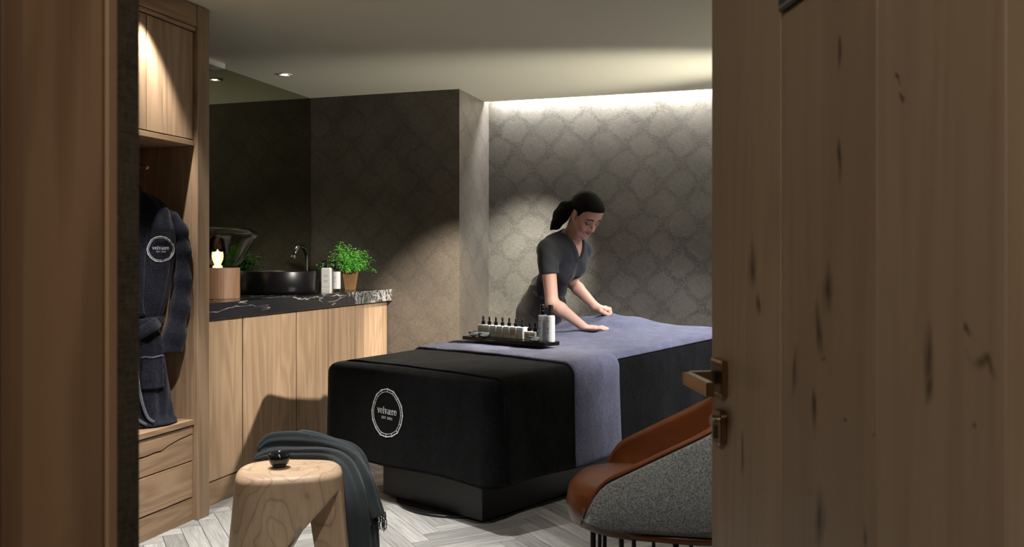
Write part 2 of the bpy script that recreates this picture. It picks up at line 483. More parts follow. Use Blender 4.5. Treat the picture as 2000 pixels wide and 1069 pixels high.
def mfloor():
    n = NT('bleached_herringbone_boards')
    pid = pidvec(n); sp = n.n('SeparateXYZ', {0: pid}, out=None)
    r45 = n.mapp(n.obj(), rot=(0,0,-PI/4))
    s = n.n('SeparateXYZ', {0: r45}, out=None)
    fl = sp.outputs[2]
    inv = n.math('SUBTRACT', 1.0, fl)
    al = n.math('ADD', n.math('MULTIPLY', s.outputs[0], inv), n.math('MULTIPLY', s.outputs[1], fl))
    ac = n.math('ADD', n.math('MULTIPLY', s.outputs[1], inv), n.math('MULTIPLY', s.outputs[0], fl))
    al = n.math('ADD', al, n.math('MULTIPLY', sp.outputs[0], 31)); ac = n.math('ADD', ac, n.math('MULTIPLY', sp.outputs[1], 17))
    g = n.n('CombineXYZ', {0: n.math('MULTIPLY', al, .06), 1: ac, 2: sp.outputs[0]})
    grain = n.noise(g, 90, 4, .65)
    saw = n.math('SINE', n.math('ADD', n.math('MULTIPLY', al, 2*PI/.0085), n.math('MULTIPLY', n.noise(n.n('CombineXYZ', {0: al, 1: ac, 2: 0.0}), 12, 2), 5)))
    mask = n.ramp(n.noise(n.n('CombineXYZ', {0: n.math('MULTIPLY', al, .4), 1: ac, 2: 0.0}), 7, 3), [(.45, 0), (.6, 1)])
    sawm = n.math('MULTIPLY', n.ramp(saw, [(.0, 0), (.75, 1)]), n.math('MULTIPLY', mask, .35))
    col = n.ramp(grain, [(.3, (.27,.265,.255)), (.7, (.52,.515,.50))])
    col = n.mix(sawm, col, (.20,.19,.175))
    col = n.mix(1.0, col, n.ramp(sp.outputs[0], [(0, .72), (1, 1.18)]), 'MULTIPLY')
    n.set(color=col, rough=.6, spec=.25)
    n.bump(n.math('SUBTRACT', grain, n.math('MULTIPLY', sawm, 1.5)), .3, .003)
    return n.m
mb = MB(); L_, W2 = .48, .08; g_ = .0012
c45 = math.cos(PI/4)
for m_ in range(-12, 13):
    for j in range(-110, 110):
        for k in (0, 1):
            x0, y0 = j*W2+2*L_*m_, j*W2
            if k: x0, y0, sx, sy = x0+L_, y0+W2-L_, W2, L_
            else: sx, sy = L_, W2
            cx_, cy_ = (x0+sx/2), (y0+sy/2)
            wx, wy = (cx_-cy_)*c45, (cx_+cy_)*c45+2
            if not (-3.35 < wx < 1.85 and -1.9 < wy < 6.1): continue
            q = [(x0+g_, y0+g_), (x0+sx-g_, y0+g_), (x0+sx-g_, y0+sy-g_), (x0+g_, y0+sy-g_)]
            q = [((a-b)*c45, (a+b)*c45+2, 0.0) for a, b in q]
            q2 = [(x, y, -.004) for x, y, z in q]
            mb.add(q+q2, [(0,1,2,3),(0,4,5,1),(1,5,6,2),(2,6,7,3),(3,7,4,0)], (R.random(), R.random(), float(k)))
struct(mb.build('floor', mfloor(), recentre=False))
struct(MB().box((-3.4,-2.2,-.1),(1.9,6.2,-.003)).build('floor_base', plain('floor_grout', (.06,.055,.05), .9), recentre=False))

# ceiling with the light slot along the far wall
mb = MB()
mb.box((-3.3,YF0,ZC),(XR+.1,YB-.10,ZC+.03))
mb.box((-3.3,YB-.10,ZC),(-2.0,YB+.1,ZC+.03))
struct(mb.build('ceiling', M_CEIL))
struct(MB().box((-2.1,YB-.12,ZC+.10),(XR+.1,YB+.1,ZC+.14)).box((-2.1,YB-.12,ZC+.03),(XR+.1,YB-.10,ZC+.10)).build('trim_1', plain('slot_white', (.8,.8,.8), .8)))
struct(MB().box((XL-.1,YF1,0),(XL,YN+.1,ZC)).build('wall_left', M_WALL))
struct(MB().box((XL,YN,0),(-2.0,YB+.1,ZC)).build('wall_niche', M_WALL, recentre=False))
struct(MB().box((-2.0,YB,0),(XR+.1,YB+.1,ZC+.12)).build('wall_back', M_WALLB))
struct(MB().box((XR,-2.2,0),(XR+.1,YB,ZC)).build('wall_right', M_WALL))
XJ = -.600; XH = .255
mb = MB()
mb.box((XL-.1,YF0,0),(XJ,YF1,ZC)); mb.box((XH,YF0,0),(XR,YF1,ZC)); mb.box((XJ,YF0,2.12),(XH,YF1,ZC))
struct(mb.build('wall_front', M_WALL, recentre=False))
# corridor the picture is taken from
M_COR = plain('corridor_plaster', (.22,.19,.155), .9)
struct(MB().box((XL-.1,-2.3,0),(XR+.1,-2.2,2.4)).build('wall_corridor', M_COR))
struct(MB().box((XL-.1,-2.2,0),(XL,YF0,2.4)).build('wall_corridor_end', M_COR))
struct(MB().box((XL-.1,-2.3,2.4),(XR+.1,YF0,2.45)).build('ceiling_corridor', M_COR))

# ------------------------------------------------------------------ timber lining of the doorway (left) 
M_LIN = wood('doorway_timber', (.46,.29,.175), (.23,.13,.072), 'z', .5, .8, .0, ring=.55, tint=.05, fig=.42)
dl = thing('door_lining', (-.59,.60,0), 0, 'reddish oak lining board along the left edge of the doorway', 'doorway lining')
mb = MB(); o_ = Vector((-.59,.60,0)); T = Matrix.Translation(-o_)
mb.box((-.602,.500,0),(-.581,.6312,2.10), T, .003)
mb.build('lining_board', M_LIN, dl)
mb = MB(); mb.box((-.604,.6322,0),(-.579,.646,2.10), T, .002); e_ = mb.build('edge_lipping', M_LIN, dl)
mb = MB(); mb.box((-.60,.5165,0),(-.574,.5395,2.10), T, .003); mb.build('door_stop', M_LIN, dl)
mb = MB(); mb.box((-.60,.490,0),(-.571,.5150,2.10), T, .002); mb.build('seal', plain('dark_seal', (.012,.011,.010), .7), dl)
mb = MB(); mb.box((-.60,.50,2.10),(XH,.646,2.12), T, .002); mb.build('lining_head', M_LIN, dl)
mb = MB(); mb.box((.232,.50,0),(XH,.6525,2.10), T, .002); mb.build('hinge_jamb', M_LIN, dl)

# ------------------------------------------------------------------ wardrobe
WF = -2.455                                   # front plane of drawers
wd = thing('wardrobe', (-2.76,2.63,0), 0, 'floor to ceiling oak wardrobe with an open robe niche, bench and two drawers', 'wardrobe')
T = Matrix.Translation(-Vector((-2.76,2.63,0)))
Y0, Y1 = 2.02, 3.185
M_OAKX = wood('oak_red_interior', (.43,.235,.125), (.24,.12,.06), 'z', .45, 1.0, .2)
MB().box((XL+.005,Y1,0),(-2.432,3.268,ZC-.003), T, .002).build('side_panel', M_OAK, wd)
MB().box((XL+.005,Y0-.08,0),(-2.432,Y0,ZC-.003), T, .002).build('side_panel', M_OAK, wd)
MB().box((XL+.005,Y0,0),(XL+.02,Y1,ZC-.003), T).build('back_panel', M_OAKX, wd)
MB().box((-2.99,Y0,2.165),(-2.434,Y1,ZC-.003), T, .003).build('header', M_OAKH, wd)
MB().box((-2.99,Y0,2.147),(-2.441,Y1,2.163), T, .002).build('header_rail', M_OAKH, wd)
MB().box((-3.085,Y0,1.645),(-2.448,Y1,1.667), T, .001).box((-3.085,Y0,1.667),(-3.07,Y1,2.147), T).build('cupboard_shelf', M_OAKH, wd)
for ya, yb in ((2.03,2.455),(2.459,2.888),(2.892,3.181)):
    mb = MB(); n_ = max(2, int((yb-ya)/.14)); 
    cuts = [ya+(yb-ya)*k/n_ for k in range(n_+1)]
    if yb > 3: cuts = [ya, 2.993, 3.135, yb]
    for a_, b_ in zip(cuts[:-1], cuts[1:]):
        mb.box((-2.476,a_+.0004,1.673),(-2.452,b_-.0004,2.142), T, .0007)
    mb.build('cupboard_door', M_OAK, wd)
MB().box((-3.085,Y0,.42),(-2.448,Y1-.001,.443), T, .0015).build('bench_top', M_OAKH, wd)
def crack_front(y0, y1, z0, z1, cr):
    """drawer front, with an open split when cr is given"""
    mb = MB()
    if not cr: return mb.box((-2.48,y0,z0),(WF,y1,z1), T, .0015)
    for top in (0, 1):
        poly = []
        for (t, zz) in cr: poly.append((y0+(y1-y0)*t, zz+(.0035 if top else -.0035)*(1 if 0 < t else 1)))
        if top: pts = poly + [(y1, z1), (y0, z1)]
        else: pts = [(y0, z0), (y1, z0)] + poly[::-1]
        n = len(pts); vs = [(-2.48, y, z) for y, z in pts] + [(WF, y, z) for y, z in pts]
        fs = [tuple(range(n)), tuple(range(2*n-1, n-1, -1))] + [(i, i+n, (i+1) % n+n, (i+1) % n) for i in range(n)]
        mb.add(vs, fs, (.3,.6,.2), T)
    return mb
crk = [(0,.352),(.3,.345),(.55,.349),(.75,.343),(.80,.3475),(.83,.345),(.87,.36),(.93,.372),(1.0,.3785)]
d1 = crack_front(Y0+.004, Y1-.004, .265, .414, crk).build('drawer', M_OAKH, wd)
MB().box((-2.55,Y0+.004,.268),(-2.481,Y1-.004,.41), T).build('drawer_box', M_BLACK, d1)
d2 = crack_front(Y0+.004, Y1-.004, .104, .259, None).build('drawer', M_OAKH, wd)
MB().box((-2.55,Y0+.004,.106),(-2.481,Y1-.004,.257), T).build('drawer_box', M_BLACK, d2)
MB().box((-2.50,Y0,0),(-2.457,Y1,.098), T, .001).build('plinth', M_OAKH, wd)
hk = MB()
hp = pw(278, 327, 3.66); hp = hp-Vector((-2.76,2.63,0))
ww = Vector((CA, SA, 0))
hk.tube([hp+ww*-.02+Vector((0,0,.0)), hp+ww*.012], .009, 10); hk.lathe([(.006,-.012),(.012,-.004),(.012,.006),(.004,.012)], 12, Matrix.Translation(hp+ww*.016)@Matrix.Rotation(PI/2, 4, 'Y'))
hk.tube([hp+ww*-.02, Vector((hp.x-.14, hp.y+.0, hp.z)), Vector((-3.087+2.76, hp.y, hp.z))], .006, 8)
M_BRASS = plain('aged_brass', (.45,.27,.12), .3, metal=1.0)
hk.build('robe_hook', M_BRASS, wd)

# ------------------------------------------------------------------ vanity cabinet + stone worktop + mirror
CF = -2.515; ZT, ZU = .944, .866
def Yon(px, X):
    c = (px-CX)/F
    return X/(c*CA-SA)*(c*SA+CA)
vc = thing('vanity_cabinet', (-2.81,4.27,0), 0, 'oak vanity cabinet of upright boards under the black stone worktop', 'cabinet')
T = Matrix.Translation(-Vector((-2.81,4.27,0)))
MB().box((XL+.005,3.272,0.002),(CF-.027,5.272,ZU-.002), T).build('carcass', M_BLACK, vc)
cuts = [3.272] + [Yon(p, CF) for p in (474, 579, 641, 694)] + [5.268]
for k, (a_, b_) in enumerate(zip(cuts[:-1], cuts[1:])):
    mb = MB()
    inn = {1: [Yon(530, CF)], 2: [Yon(621, CF)], 4: [Yon(711, CF)]}.get(k, [])
    cc = [a_+.0034]+inn+[b_-.0034]
    for p, q in zip(cc[:-1], cc[1:]): mb.box((CF-.025,p+.0004,.114),(CF,q-.0004,ZU-.003), T, .0012)
    mb.build('door_panel', M_OAK, vc)
MB().box((CF-.025,3.272,0),(CF-.004,5.268,.106), T, .001).build('plinth', M_OAKH, vc)

def mstone():
    n = NT('black_veined_stone'); co = n.obj()
    s = n.n('SeparateXYZ', {0: co}, out=None)
    wn = n.vm('ADD', co, n.vm('MULTIPLY', n.noise(co, 4, 3, out=1), (.3,.3,.3)))
    v = n.noise(n.mapp(n.vm('ADD', co, n.vm('MULTIPLY', n.noise(co, 6, 2, out=1), (.06,.06,.06))), (1, .22, 1.6), rot=(.62,.0,.1)), 9.0, 3, .5, .2)
    vein = n.ramp(n.math('ABSOLUTE', n.math('SUBTRACT', v, .5)), [(.0, 1), (.006, .6), (.016, 0)])
    thin = n.math('MULTIPLY', vein, n.ramp(n.noise(co, 3, 2), [(.4, 0), (.6, .7)]))
    rough_end = n.ramp(n.math('ADD', s.outputs[1], n.math('MULTIPLY', n.math('SUBTRACT', n.noise(co, 8, 3), .5), .5)), [(.38, 0), (.46, .75), (.60, .35), (.8, .30), (.90, 1)])
    scr = n.noise(n.mapp(n.vm('ADD', co, n.vm('MULTIPLY', n.noise(co, 14, 3, out=1), (.12,.12,.12))), (1, 1, .5), rot=(.6,0,0)), 42, 5, .7)
    scr = n.ramp(scr, [(.46, 0), (.53, .8), (.57, .1), (.62, 1)])
    edge = n.math('GREATER_THAN', s.outputs[0], .31)
    f = n.math('ADD', thin, n.math('MULTIPLY', scr, n.math('MULTIPLY', rough_end, edge)), clamp=True)
    col = n.mix(f, (.016,.016,.018), (.70,.69,.68))
    n.set(color=col, rough=n.math('MULTIPLY_ADD', f, .3, .16), spec=.5)
    n.bump(f, .25, .002)
    return n.m
wt = MB().box((XL+.003,3.272,ZU),(-2.48,5.276,ZT), bev=.0025).build('stone_worktop', mstone())
tag(wt, 'long black stone worktop with white veins and a rugged grey end, over the vanity cabinet', 'worktop')

mm = NT('smoked_mirror'); mm.set(color=(.36,.36,.26), rough=.015, metal=1.0); 
mi = MB().box((XL+.001,3.272,ZT+.002),(XL+.008,YN-.004,ZC-.003), bev=.001).build('wall_mirror', mm.m)
tag(mi, 'tall smoked mirror on the wall behind the vanity worktop', 'mirror')
pel = MB().box((XL+.009,3.272,ZC-.034),(-3.01,4.19,ZC-.001), bev=.004).build('trim_2', plain('pelmet_white', (.62,.60,.55), .7)); struct(pel)

# downlight
M_EMW = NT('lamp_glow'); M_EMW.set(color=(0,0,0), emit=(1,.93,.8,1), emits=40.0); M_EMW = M_EMW.m
M_WHT = plain('white_enamel', (.55,.54,.50), .4)
def downlight(x, y, label):
    d = thing('ceiling_downlight', (x,y,ZC), 0, label, 'ceiling light')
    mb = MB(); mb.lathe([(.026,.0),(.026,-.004),(.042,-.004),(.044,-.001),(.044,.001)], 28, cap=False); mb.build('trim_ring', M_WHT, d, smooth=True)
    mb = MB(); mb.lathe([(.0005,-.003),(.012,-.0032),(.017,-.001)], 20); mb.build('bulb', M_EMW, d, smooth=True)
    mb = MB(); mb.lathe([(.026,-.001),(.018,-.0005)], 20, cap=False); mb.build('baffle', M_BLACK, d)
    return d
downlight(-2.85, 4.55, 'small round recessed downlight in the ceiling above the vanity')
# ================================================================== things on the vanity
# lamp
lp = cw(-.343*4.41, 4.41, ZT)
lm = thing('table_lamp', lp, 0, 'smoked glass table lamp with a round wooden base, glowing on the vanity', 'lamp')
M_WAL = wood('walnut_block', (.36,.205,.125), (.19,.10,.055), 'z', .45, 1.2, 0)
MB().lathe([(.002,0),(.108,0),(.110,.003),(.110,.155),(.108,.158),(.002,.158)], 48).build('lamp_base', M_WAL, lm, smooth=False, bevel=0)
g = NT('smoked_glass'); g.set(color=(.74,.72,.70), rough=.02, trans=1.0, ior=1.45)
g = g.m
pr = [(.100,.159),(.112,.175),(.128,.205),(.152,.245),(.176,.285),(.192,.308),(.200,.322),(.200,.334),(.190,.346),(.165,.357),(.13,.364),(.08,.369),(.03,.371)]
mb = MB(); inn = [(max(r-.0035,.001), z-(.0035 if z > .33 else 0)) for r, z in pr][::-1]
mb.lathe(pr+[(.001,.3715),(.001,.368)]+inn+[pr[0]], 64, cap=False); sh = mb.build('lamp_shade', g, lm, smooth=True)
fu = [(.020,.365),(.021,.345),(.025,.33),(.032,.318),(.045,.300),(.055,.27),(.058,.24)]
mb = MB(); mb.lathe(fu+[(r-.0025, z) for r, z in fu[::-1]]+[fu[0]], 40, cap=False); gf = NT('thin_smoked_glass'); gf.set(color=(.85,.84,.82), rough=.03, trans=1.0, ior=1.15); mb.build('inner_funnel', gf.m, lm, smooth=True)
mb = MB(); mb.lathe([(.001,.159),(.016,.159),(.016,.163),(.014,.166),(.001,.166)], 24); mb.build('socket', plain('socket_metal', (.35,.22,.12), .3, metal=1), lm, smooth=False)
gb = NT('clear_bulb_glass'); gb.set(color=(1,.9,.75), rough=.0, trans=1.0, ior=1.05, emit=(1,.55,.25,1), emits=1.6)
be = NT('hot_filament'); be.set(color=(0,0,0), emit=(1,.60,.30,1), emits=260.0)
mb = MB(); mb.lathe([(.013,.166),(.016,.176),(.026,.200),(.029,.220),(.026,.240),(.016,.256),(.001,.262)], 28, cap=False)
bu = mb.build('bulb', gb.m, lm, smooth=True)
mb = MB()
for k in range(6):
    a = PI*2*k/6; mb.tube([(.008*math.cos(a),.008*math.sin(a),.186),(.011*math.cos(a+.3),.011*math.sin(a+.3),.238)], .0028, 6)
mb.tube([(0,0,.166),(0,0,.188)], .003, 6); mb.build('filament', be.m, bu)

# basin
bc = Vector((-2.80,4.387,ZT))
bs = thing('washbasin', bc, 0, 'round black vessel washbasin sitting on the stone worktop', 'washbasin')
mb = MB(); pr = [(.001,0),(.20,0),(.212,.004),(.219,.02),(.222,.128),(.220,.133),(.214,.133),(.212,.128),(.205,.04),(.19,.02),(.001,.012)]
M_BAS = plain('black_ceramic', (.005,.005,.006), .32, spec=.3)
mb.lathe(pr, 80, cap=False); mb.build('bowl', M_BAS, bs, smooth=True)
mb = MB(); mb.lathe([(.001,.0125),(.02,.0125),(.022,.015),(.001,.0165)], 20); mb.build('drain', M_CHROME, bs, smooth=True)
# faucet
fp = Vector((-2.80,4.715,ZT)); M_GUN = plain('gunmetal', (.16,.17,.18), .22, metal=1.0)
fc = thing('basin_faucet', fp, 0, 'tall gunmetal swan neck faucet arching over the black washbasin', 'faucet')
pts = [(0,0,0),(0,0,.10),(0,0,.2)] + [(.0, -.07+.07*math.cos(a), .215+.065*math.sin(a)) for a in [PI*k/14 for k in range(0, 13)]] 
last = pts[-1]; pts.append((0, last[1]-.012, last[2]-.022))
mb = MB(); mb.tube(pts, [.011]*4+[.012+.004*math.sin(PI*k/12) for k in range(len(pts)-4)], 16); mb.build('spout', M_GUN, fc, smooth=True)
mb = MB(); mb.tube([Vector(pts[-1]), Vector(pts[-1])+Vector((0,-.006,-.012))], [.0145,.0145], 16); mb.build('aerator', M_CHROME, fc, smooth=False)
mb = MB(); mb.lathe([(.001,0),(.024,0),(.024,.006),(.012,.008)], 24); mb.build('foot_ring', M_GUN, fc, smooth=False)
tp = thing('faucet_control', (-2.70,4.72,ZT), 0, 'small gunmetal lever control beside the right side of the washbasin', 'faucet control')
MB().lathe([(.001,0),(.018,0),(.018,.005),(.011,.007),(.011,.052),(.013,.054),(.013,.062),(.001,.064)], 20).build('stem', M_GUN, tp)
mb = MB(); d_ = Vector((CA,SA,0)); mb.tube([Vector((0,0,.058))-d_*.012, Vector((0,0,.058))+d_*.042], .0048, 10); mb.build('lever', M_CHROME, tp, smooth=False)

# soap bottles: shared look, pump tops
M_WP = plain('white_bottle', (.72,.72,.70), .35, spec=.4); M_INK = plain('grey_print', (.16,.16,.16), .7); M_BP = plain('black_plastic', (.006,.006,.006), .3)
def rrect(w, d, r, n=5):
    o = []
    for (cx, cy, a0) in ((w/2-r,d/2-r,0),(-w/2+r,d/2-r,90),(-w/2+r,-d/2+r,180),(w/2-r,-d/2+r,270)):
        for k in range(n+1):
            a = math.radians(a0+90*k/n); o.append((cx+r*math.cos(a), cy+r*math.sin(a)))
    return o
def toploft(mb, rings):
    n = len(rings[0][0]); vs = []; fs = []
    for poly, z in rings: vs += [(x,y,z) for x,y in poly]
    for i in range(len(rings)-1):
        for k in range(n): fs.append((i*n+k, i*n+(k+1)%n, (i+1)*n+(k+1)%n, (i+1)*n+k))
    fs.append(tuple(range(n))[::-1]); fs.append(tuple((len(rings)-1)*n+k for k in range(n)))
    mb.add(vs, fs)
def pump(parent, z, mat=None):
    mb = MB(); mat = mat or M_BP
    mb.lathe([(.001,z),(.014,z),(.014,z+.016),(.011,z+.018),(.0045,z+.019),(.0045,z+.036),(.010,z+.037),(.010,z+.045),(.001,z+.046)], 18)
    mb.tube([(0,0,z+.041),(-.018,-.004,z+.041),(-.030,-.006,z+.037)], .0042, 8)
    return mb.build('pump', mat, parent, smooth=False)
fr_ang = YAW
b1 = thing('soap_dispenser', cw(-1.113,5.15,ZT), fr_ang-.0, 'square white pump bottle with fine print, standing nearest the washbasin', 'soap bottle')
mb = MB(); toploft(mb, [(rrect(.056,.05,.006),0),(rrect(.058,.052,.006),.003),(rrect(.058,.052,.006),.143),(rrect(.05,.044,.010),.149)]); mb.build('body', M_WP, b1)
pump(b1, .149)
mb = MB()
for k, (w, z) in enumerate(((.03,.104),(.022,.098),(.018,.074),(.024,.069),(.020,.064))): mb.box((-w/2,-.0266,z),(w/2,-.0262,z+.0015))
mb.box((-.0285,-.0267,.036),(.0285,-.0262,.0368)); mb.box((-.0285,-.0267,.012),(.0285,-.0262,.0128)); mb.build('printed_lines', M_INK, b1)
b2 = thing('lotion_bottle', cw(-1.092,5.32,ZT), fr_ang, 'white labelled clear pump bottle standing between the square bottle and the plant pot', 'soap bottle')
cg = NT('clear_glass'); cg.set(color=(.93,.97,.95), rough=.02, trans=1.0, ior=1.3); cg = cg.m
mb = MB(); mb.lathe([(.001,0),(.026,0),(.0285,.004),(.0285,.132),(.024,.139),(.012,.142),(.001,.142)], 32); mb.build('body', cg, b2, smooth=True)
mb = MB(); mb.lathe([(.0288,.018),(.0290,.018),(.0290,.124),(.0288,.124)], 40, cap=True); mb.build('label', M_WP, b2, smooth=False)
pump(b2, .142)
mb = MB()
for w, z in ((.02,.09),(.014,.083),(.018,.062)): mb.box((-w/2,-.0298,z),(w/2,-.0289,z+.0015))
mb.build('printed_lines', M_INK, b2)

# fern in a square tapered pot
pt = thing('potted_fern', cw(-1.056,5.60,ZT), fr_ang+.1, 'bushy bright green maidenhair fern in a square tan pot at the end of the worktop', 'potted plant')
mb = MB(); toploft(mb, [(rrect(.062,.062,.004),0),(rrect(.066,.066,.005),.002),(rrect(.103,.103,.006),.121),(rrect(.105,.105,.006),.124)]); 
mp = NT('tan_pot'); cpt = mp.noise(mp.obj(), 14, 4); mp.set(color=mp.ramp(cpt, [(.3,(.30,.165,.07)),(.7,(.44,.26,.12))]), rough=.42, metal=.25)
mb.build('pot', mp.m, pt)
mb = MB(); mb.box((-.046,-.046,.119),(.046,.046,.1255)); mb.build('soil', plain('soil', (.03,.02,.012), .95), pt)
lf = NT('fern_leaf'); pidv = lf.n('SeparateXYZ', {0: pidvec(lf)}, out=0)
lf.set(color=lf.ramp(pidv, [(0,(.06,.28,.03)),(.6,(.14,.55,.07)),(1,(.36,.80,.18))]), rough=.5, spec=.3, sss=.0)
mb = MB(); ms = MB(); rf = random.Random(3)
for k in range(105):
    az = rf.uniform(0, 2*PI); ln = rf.uniform(.08,.175)+(.035 if -2.9 < az-PI*1.9 < -1.6 else 0); el = rf.uniform(.35,1.4)
    ex = 1.0 if math.cos(az) > 0 else .92
    p = Vector((rf.uniform(-.03,.03), rf.uniform(-.03,.03), .123)); d = Vector((math.cos(az)*math.cos(el)*ex, math.sin(az)*math.cos(el)*.85, math.sin(el)))
    pts = [p.copy()]; n = 9
    for i in range(n):
        d = (d + Vector((0,0,-.07-.05*(1-math.sin(el)))) + Vector((rf.uniform(-.12,.12), rf.uniform(-.12,.12), 0))).normalized(); p = p + d*ln/n; pts.append(p.copy())
    ms.tube(pts, .0007, 4)
    tone = rf.random()
    for i in range(2, n+1):
        for r_ in range(7):
            q = pts[i] + Vector((rf.gauss(0,.013), rf.gauss(0,.013), rf.gauss(0,.010)))
            sz = rf.uniform(.0045,.0085); nv = Vector((rf.gauss(0,.6), rf.gauss(-.3,.6), 1)).normalized()
            a = nv.orthogonal().normalized(); a.rotate(Matrix.Rotation(rf.uniform(0,6.28), 3, nv)); b = nv.cross(a)
            vs = [q, q+a*sz*.8+b*sz*.7, q+b*sz*1.25+nv*.0012, q-a*sz*.8+b*sz*.7]
            if vs[2].z < .118 : continue
            mb.add(vs, [(0,1,2,3)], (min(1,max(0,tone*.6+rf.random()*.4)), 0, 0))
fo = mb.build('fronds', lf.m, pt, fixn=False); ms.build('stems', plain('fern_stem', (.03,.02,.01), .6), pt)
# ================================================================== treatment table and what lies on it
BA = math.atan2(.745, .667)+YAW
BO = cw(-.084, 3.51, 0)
BM = Matrix.Translation(BO) @ Matrix.Rotation(BA, 4, 'Z')
def bedpt(x, y, z): return BM @ Vector((x, y, z))
BL, BW, HEM = 2.10, 1.08, .20
def ztop(x): return .640+.035*x
RC = .05
M_PLUSH = terry('black_plush', (.0055,.006,.007), (.0015,.0015,.0017), 120, .6, .05, .35, .9, .003)
bt = thing('treatment_table', BO, BA, 'spa treatment table in a black plush cover with a white round emblem on its front', 'treatment table')
M_PED = plain('black_laminate', (.008,.008,.009), .35, spec=.35)
MB().box((.118,.166,.012),(1.95,.83,.56), bev=.002).build('pedestal', M_PED, bt)
mb = MB(); mb.lathe([(.001,0),(.33,0),(.33,.010),(.328,.012),(.001,.012)], 64, Matrix.Translation((.36,.51,0))); mb.build('foot_plate', M_PED, bt)
MB().box((.03,.03,.52),(2.07,BW-.03,.58), bev=.02).build('table_frame', M_PED, bt)
def rr_perim(n, x0, x1, y0, y1, r):
    """points, outward normals round a rounded rectangle"""
    segs = [((x0+r,y0),(x1-r,y0),(0,-1)), None, ((x1,y0+r),(x1,y1-r),(1,0)), None, ((x1-r,y1),(x0+r,y1),(0,1)), None, ((x0,y1-r),(x0,y0+r),(-1,0)), None]
    cs = [None,(x1-r,y0+r,-90),None,(x1-r,y1-r,0),None,(x0+r,y1-r,90),None,(x0+r,y0+r,180)]
    out = []
    for i, sg in enumerate(segs):
        if sg:
            L = math.dist(sg[0], sg[1]); k = max(2, int(L/.018))
            for j in range(k):
                t = j/k; out.append(((sg[0][0]+(sg[1][0]-sg[0][0])*t, sg[0][1]+(sg[1][1]-sg[0][1])*t), sg[2], 0))
        else:
            cx, cy, a0 = cs[i]
            for j in range(9):
                a = math.radians(a0+90*j/9); out.append(((cx+r*math.cos(a), cy+r*math.sin(a)), (math.cos(a), math.sin(a)), math.sin(PI*j/9)))
    return out
def sidewave(x, y, t, corner):
    """how far the hanging cloth stands out, t 0 at the top edge to 1 at the hem"""
    w = .010*t + .006*t*math.sin(x*13+2*math.sin(x*4)) + .005*t*math.sin(y*11+1)
    return w + corner*.012*t
per = rr_perim(0, 0, BL, 0, BW, .07)
nP = len(per)
rings = []
NTOP = 14
for i in range(NTOP+1):
    t = i/NTOP; ring = []
    for (p, nrm, cn) in per:
        cx = min(max(p[0], .52), BL-.52); cy = BW/2
        px_, py_ = p[0]-nrm[0]*RC, p[1]-nrm[1]*RC
        x = cx+(px_-cx)*t; y = cy+(py_-cy)*t
        ring.append((x, y, ztop(x)+.005*math.cos((y-BW/2)*PI)+.0025*fbm(x*5, y*5, 1, 3)*(1-t*.5)))
    rings.append(ring)
for i in range(1, 7):
    a = PI/2*i/6
    rings.append([(p[0]-nrm[0]*RC*(1-math.sin(a)), p[1]-nrm[1]*RC*(1-math.sin(a)), ztop(p[0])-RC*(1-math.cos(a))) for (p, nrm, cn) in per])
NS = 22
for i in range(1, NS+1):
    t = i/NS; ring = []
    for (p, nrm, cn) in per:
        w = sidewave(p[0], p[1], t, cn); zt = ztop(p[0])-RC
        hem = HEM+.008*math.sin(p[0]*7)+.006*math.sin(p[1]*6)
        ring.append((p[0]+nrm[0]*w, p[1]+nrm[1]*w, zt+(hem-zt)*t))
    rings.append(ring)
rings.append([(q[0]-nr[0]*.012, q[1]-nr[1]*.012, q[2]+.004) for q, (p, nr, c) in zip(rings[-1], per)])
def corner_pull(q):
    x, y, z = q
    w = math.exp(-(x/.20)**2)*max(0., min(1., (y-.72)/.36))**2
    t = max(0., min(1., (ztop(0)-z)/.45))
    return (x-.012*w, y+.075*w*(1-.55*t), z-.006*w)
rings = [[corner_pull(q) for q in r_] for r_ in rings]
mb = MB(); vs = [q for r_ in rings for q in r_]; fs = []
for j in range(len(rings)-1):
    for k in range(nP): fs.append((j*nP+k, (j+1)*nP+k, (j+1)*nP+(k+1)%nP, j*nP+(k+1)%nP))
mb.add(vs, fs, (0,0,0))
cover = mb.build('plush_cover', M_PLUSH, bt, smooth=True, fixn=False)
M_WTH = terry('white_embroidery', (.75,.76,.78), (.55,.56,.58), 400, .4, .2, .05)
ez0 = .439
def ez(u, v, h):
    y = .652-u; z = ez0+v; zt = ztop(0)-RC; t = max(0, (zt-z)/(zt-HEM))
    return (-sidewave(0, y, t, 0)-.0015-h, y, z)
mb = MB(); emblem(mb, .108, ez, .0015); mb.build('embroidered_emblem', M_WTH, cover)

# cloths laid across the table: cross section from near hem over the top to far hem
def section(x, off, zn, zf, n_side=16, na=None, n_arc=7, n_top=36, wav=1.0, dropn=None):
    r = RC+off; zt = ztop(x); out = []
    for i in range(n_side+1 if na is None else 0):
        t = i/n_side; z = zn+(zt-RC-zn)*t
        tt = max(0.0, (zt-RC-z)/(zt-RC-HEM))
        out.append((-off-sidewave(x, 0, tt, 0)*wav, z))
    for i in range(1 if na is None else na, n_arc+1):
        a = PI/2*i/n_arc; out.append((RC-r*math.cos(a), zt-RC+r*math.sin(a)))
    for i in range(1, n_top):
        y = RC+(BW-2*RC)*i/n_top; out.append((y, zt+off+.005*math.sin(PI*i/n_top)))
    for i in range(0, n_arc+1):
        a = PI/2*(1-i/n_arc); out.append((BW-RC+r*math.cos(a), zt-RC+r*math.sin(a)))
    for i in range(1, n_side+1):
        t = i/n_side; z = zt-RC+(zf-zt+RC)*t
        tt = max(0.0, (zt-RC-z)/(zt-RC-HEM))
        out.append((BW+off+sidewave(x, BW, tt, 0)*wav, z))
    return out
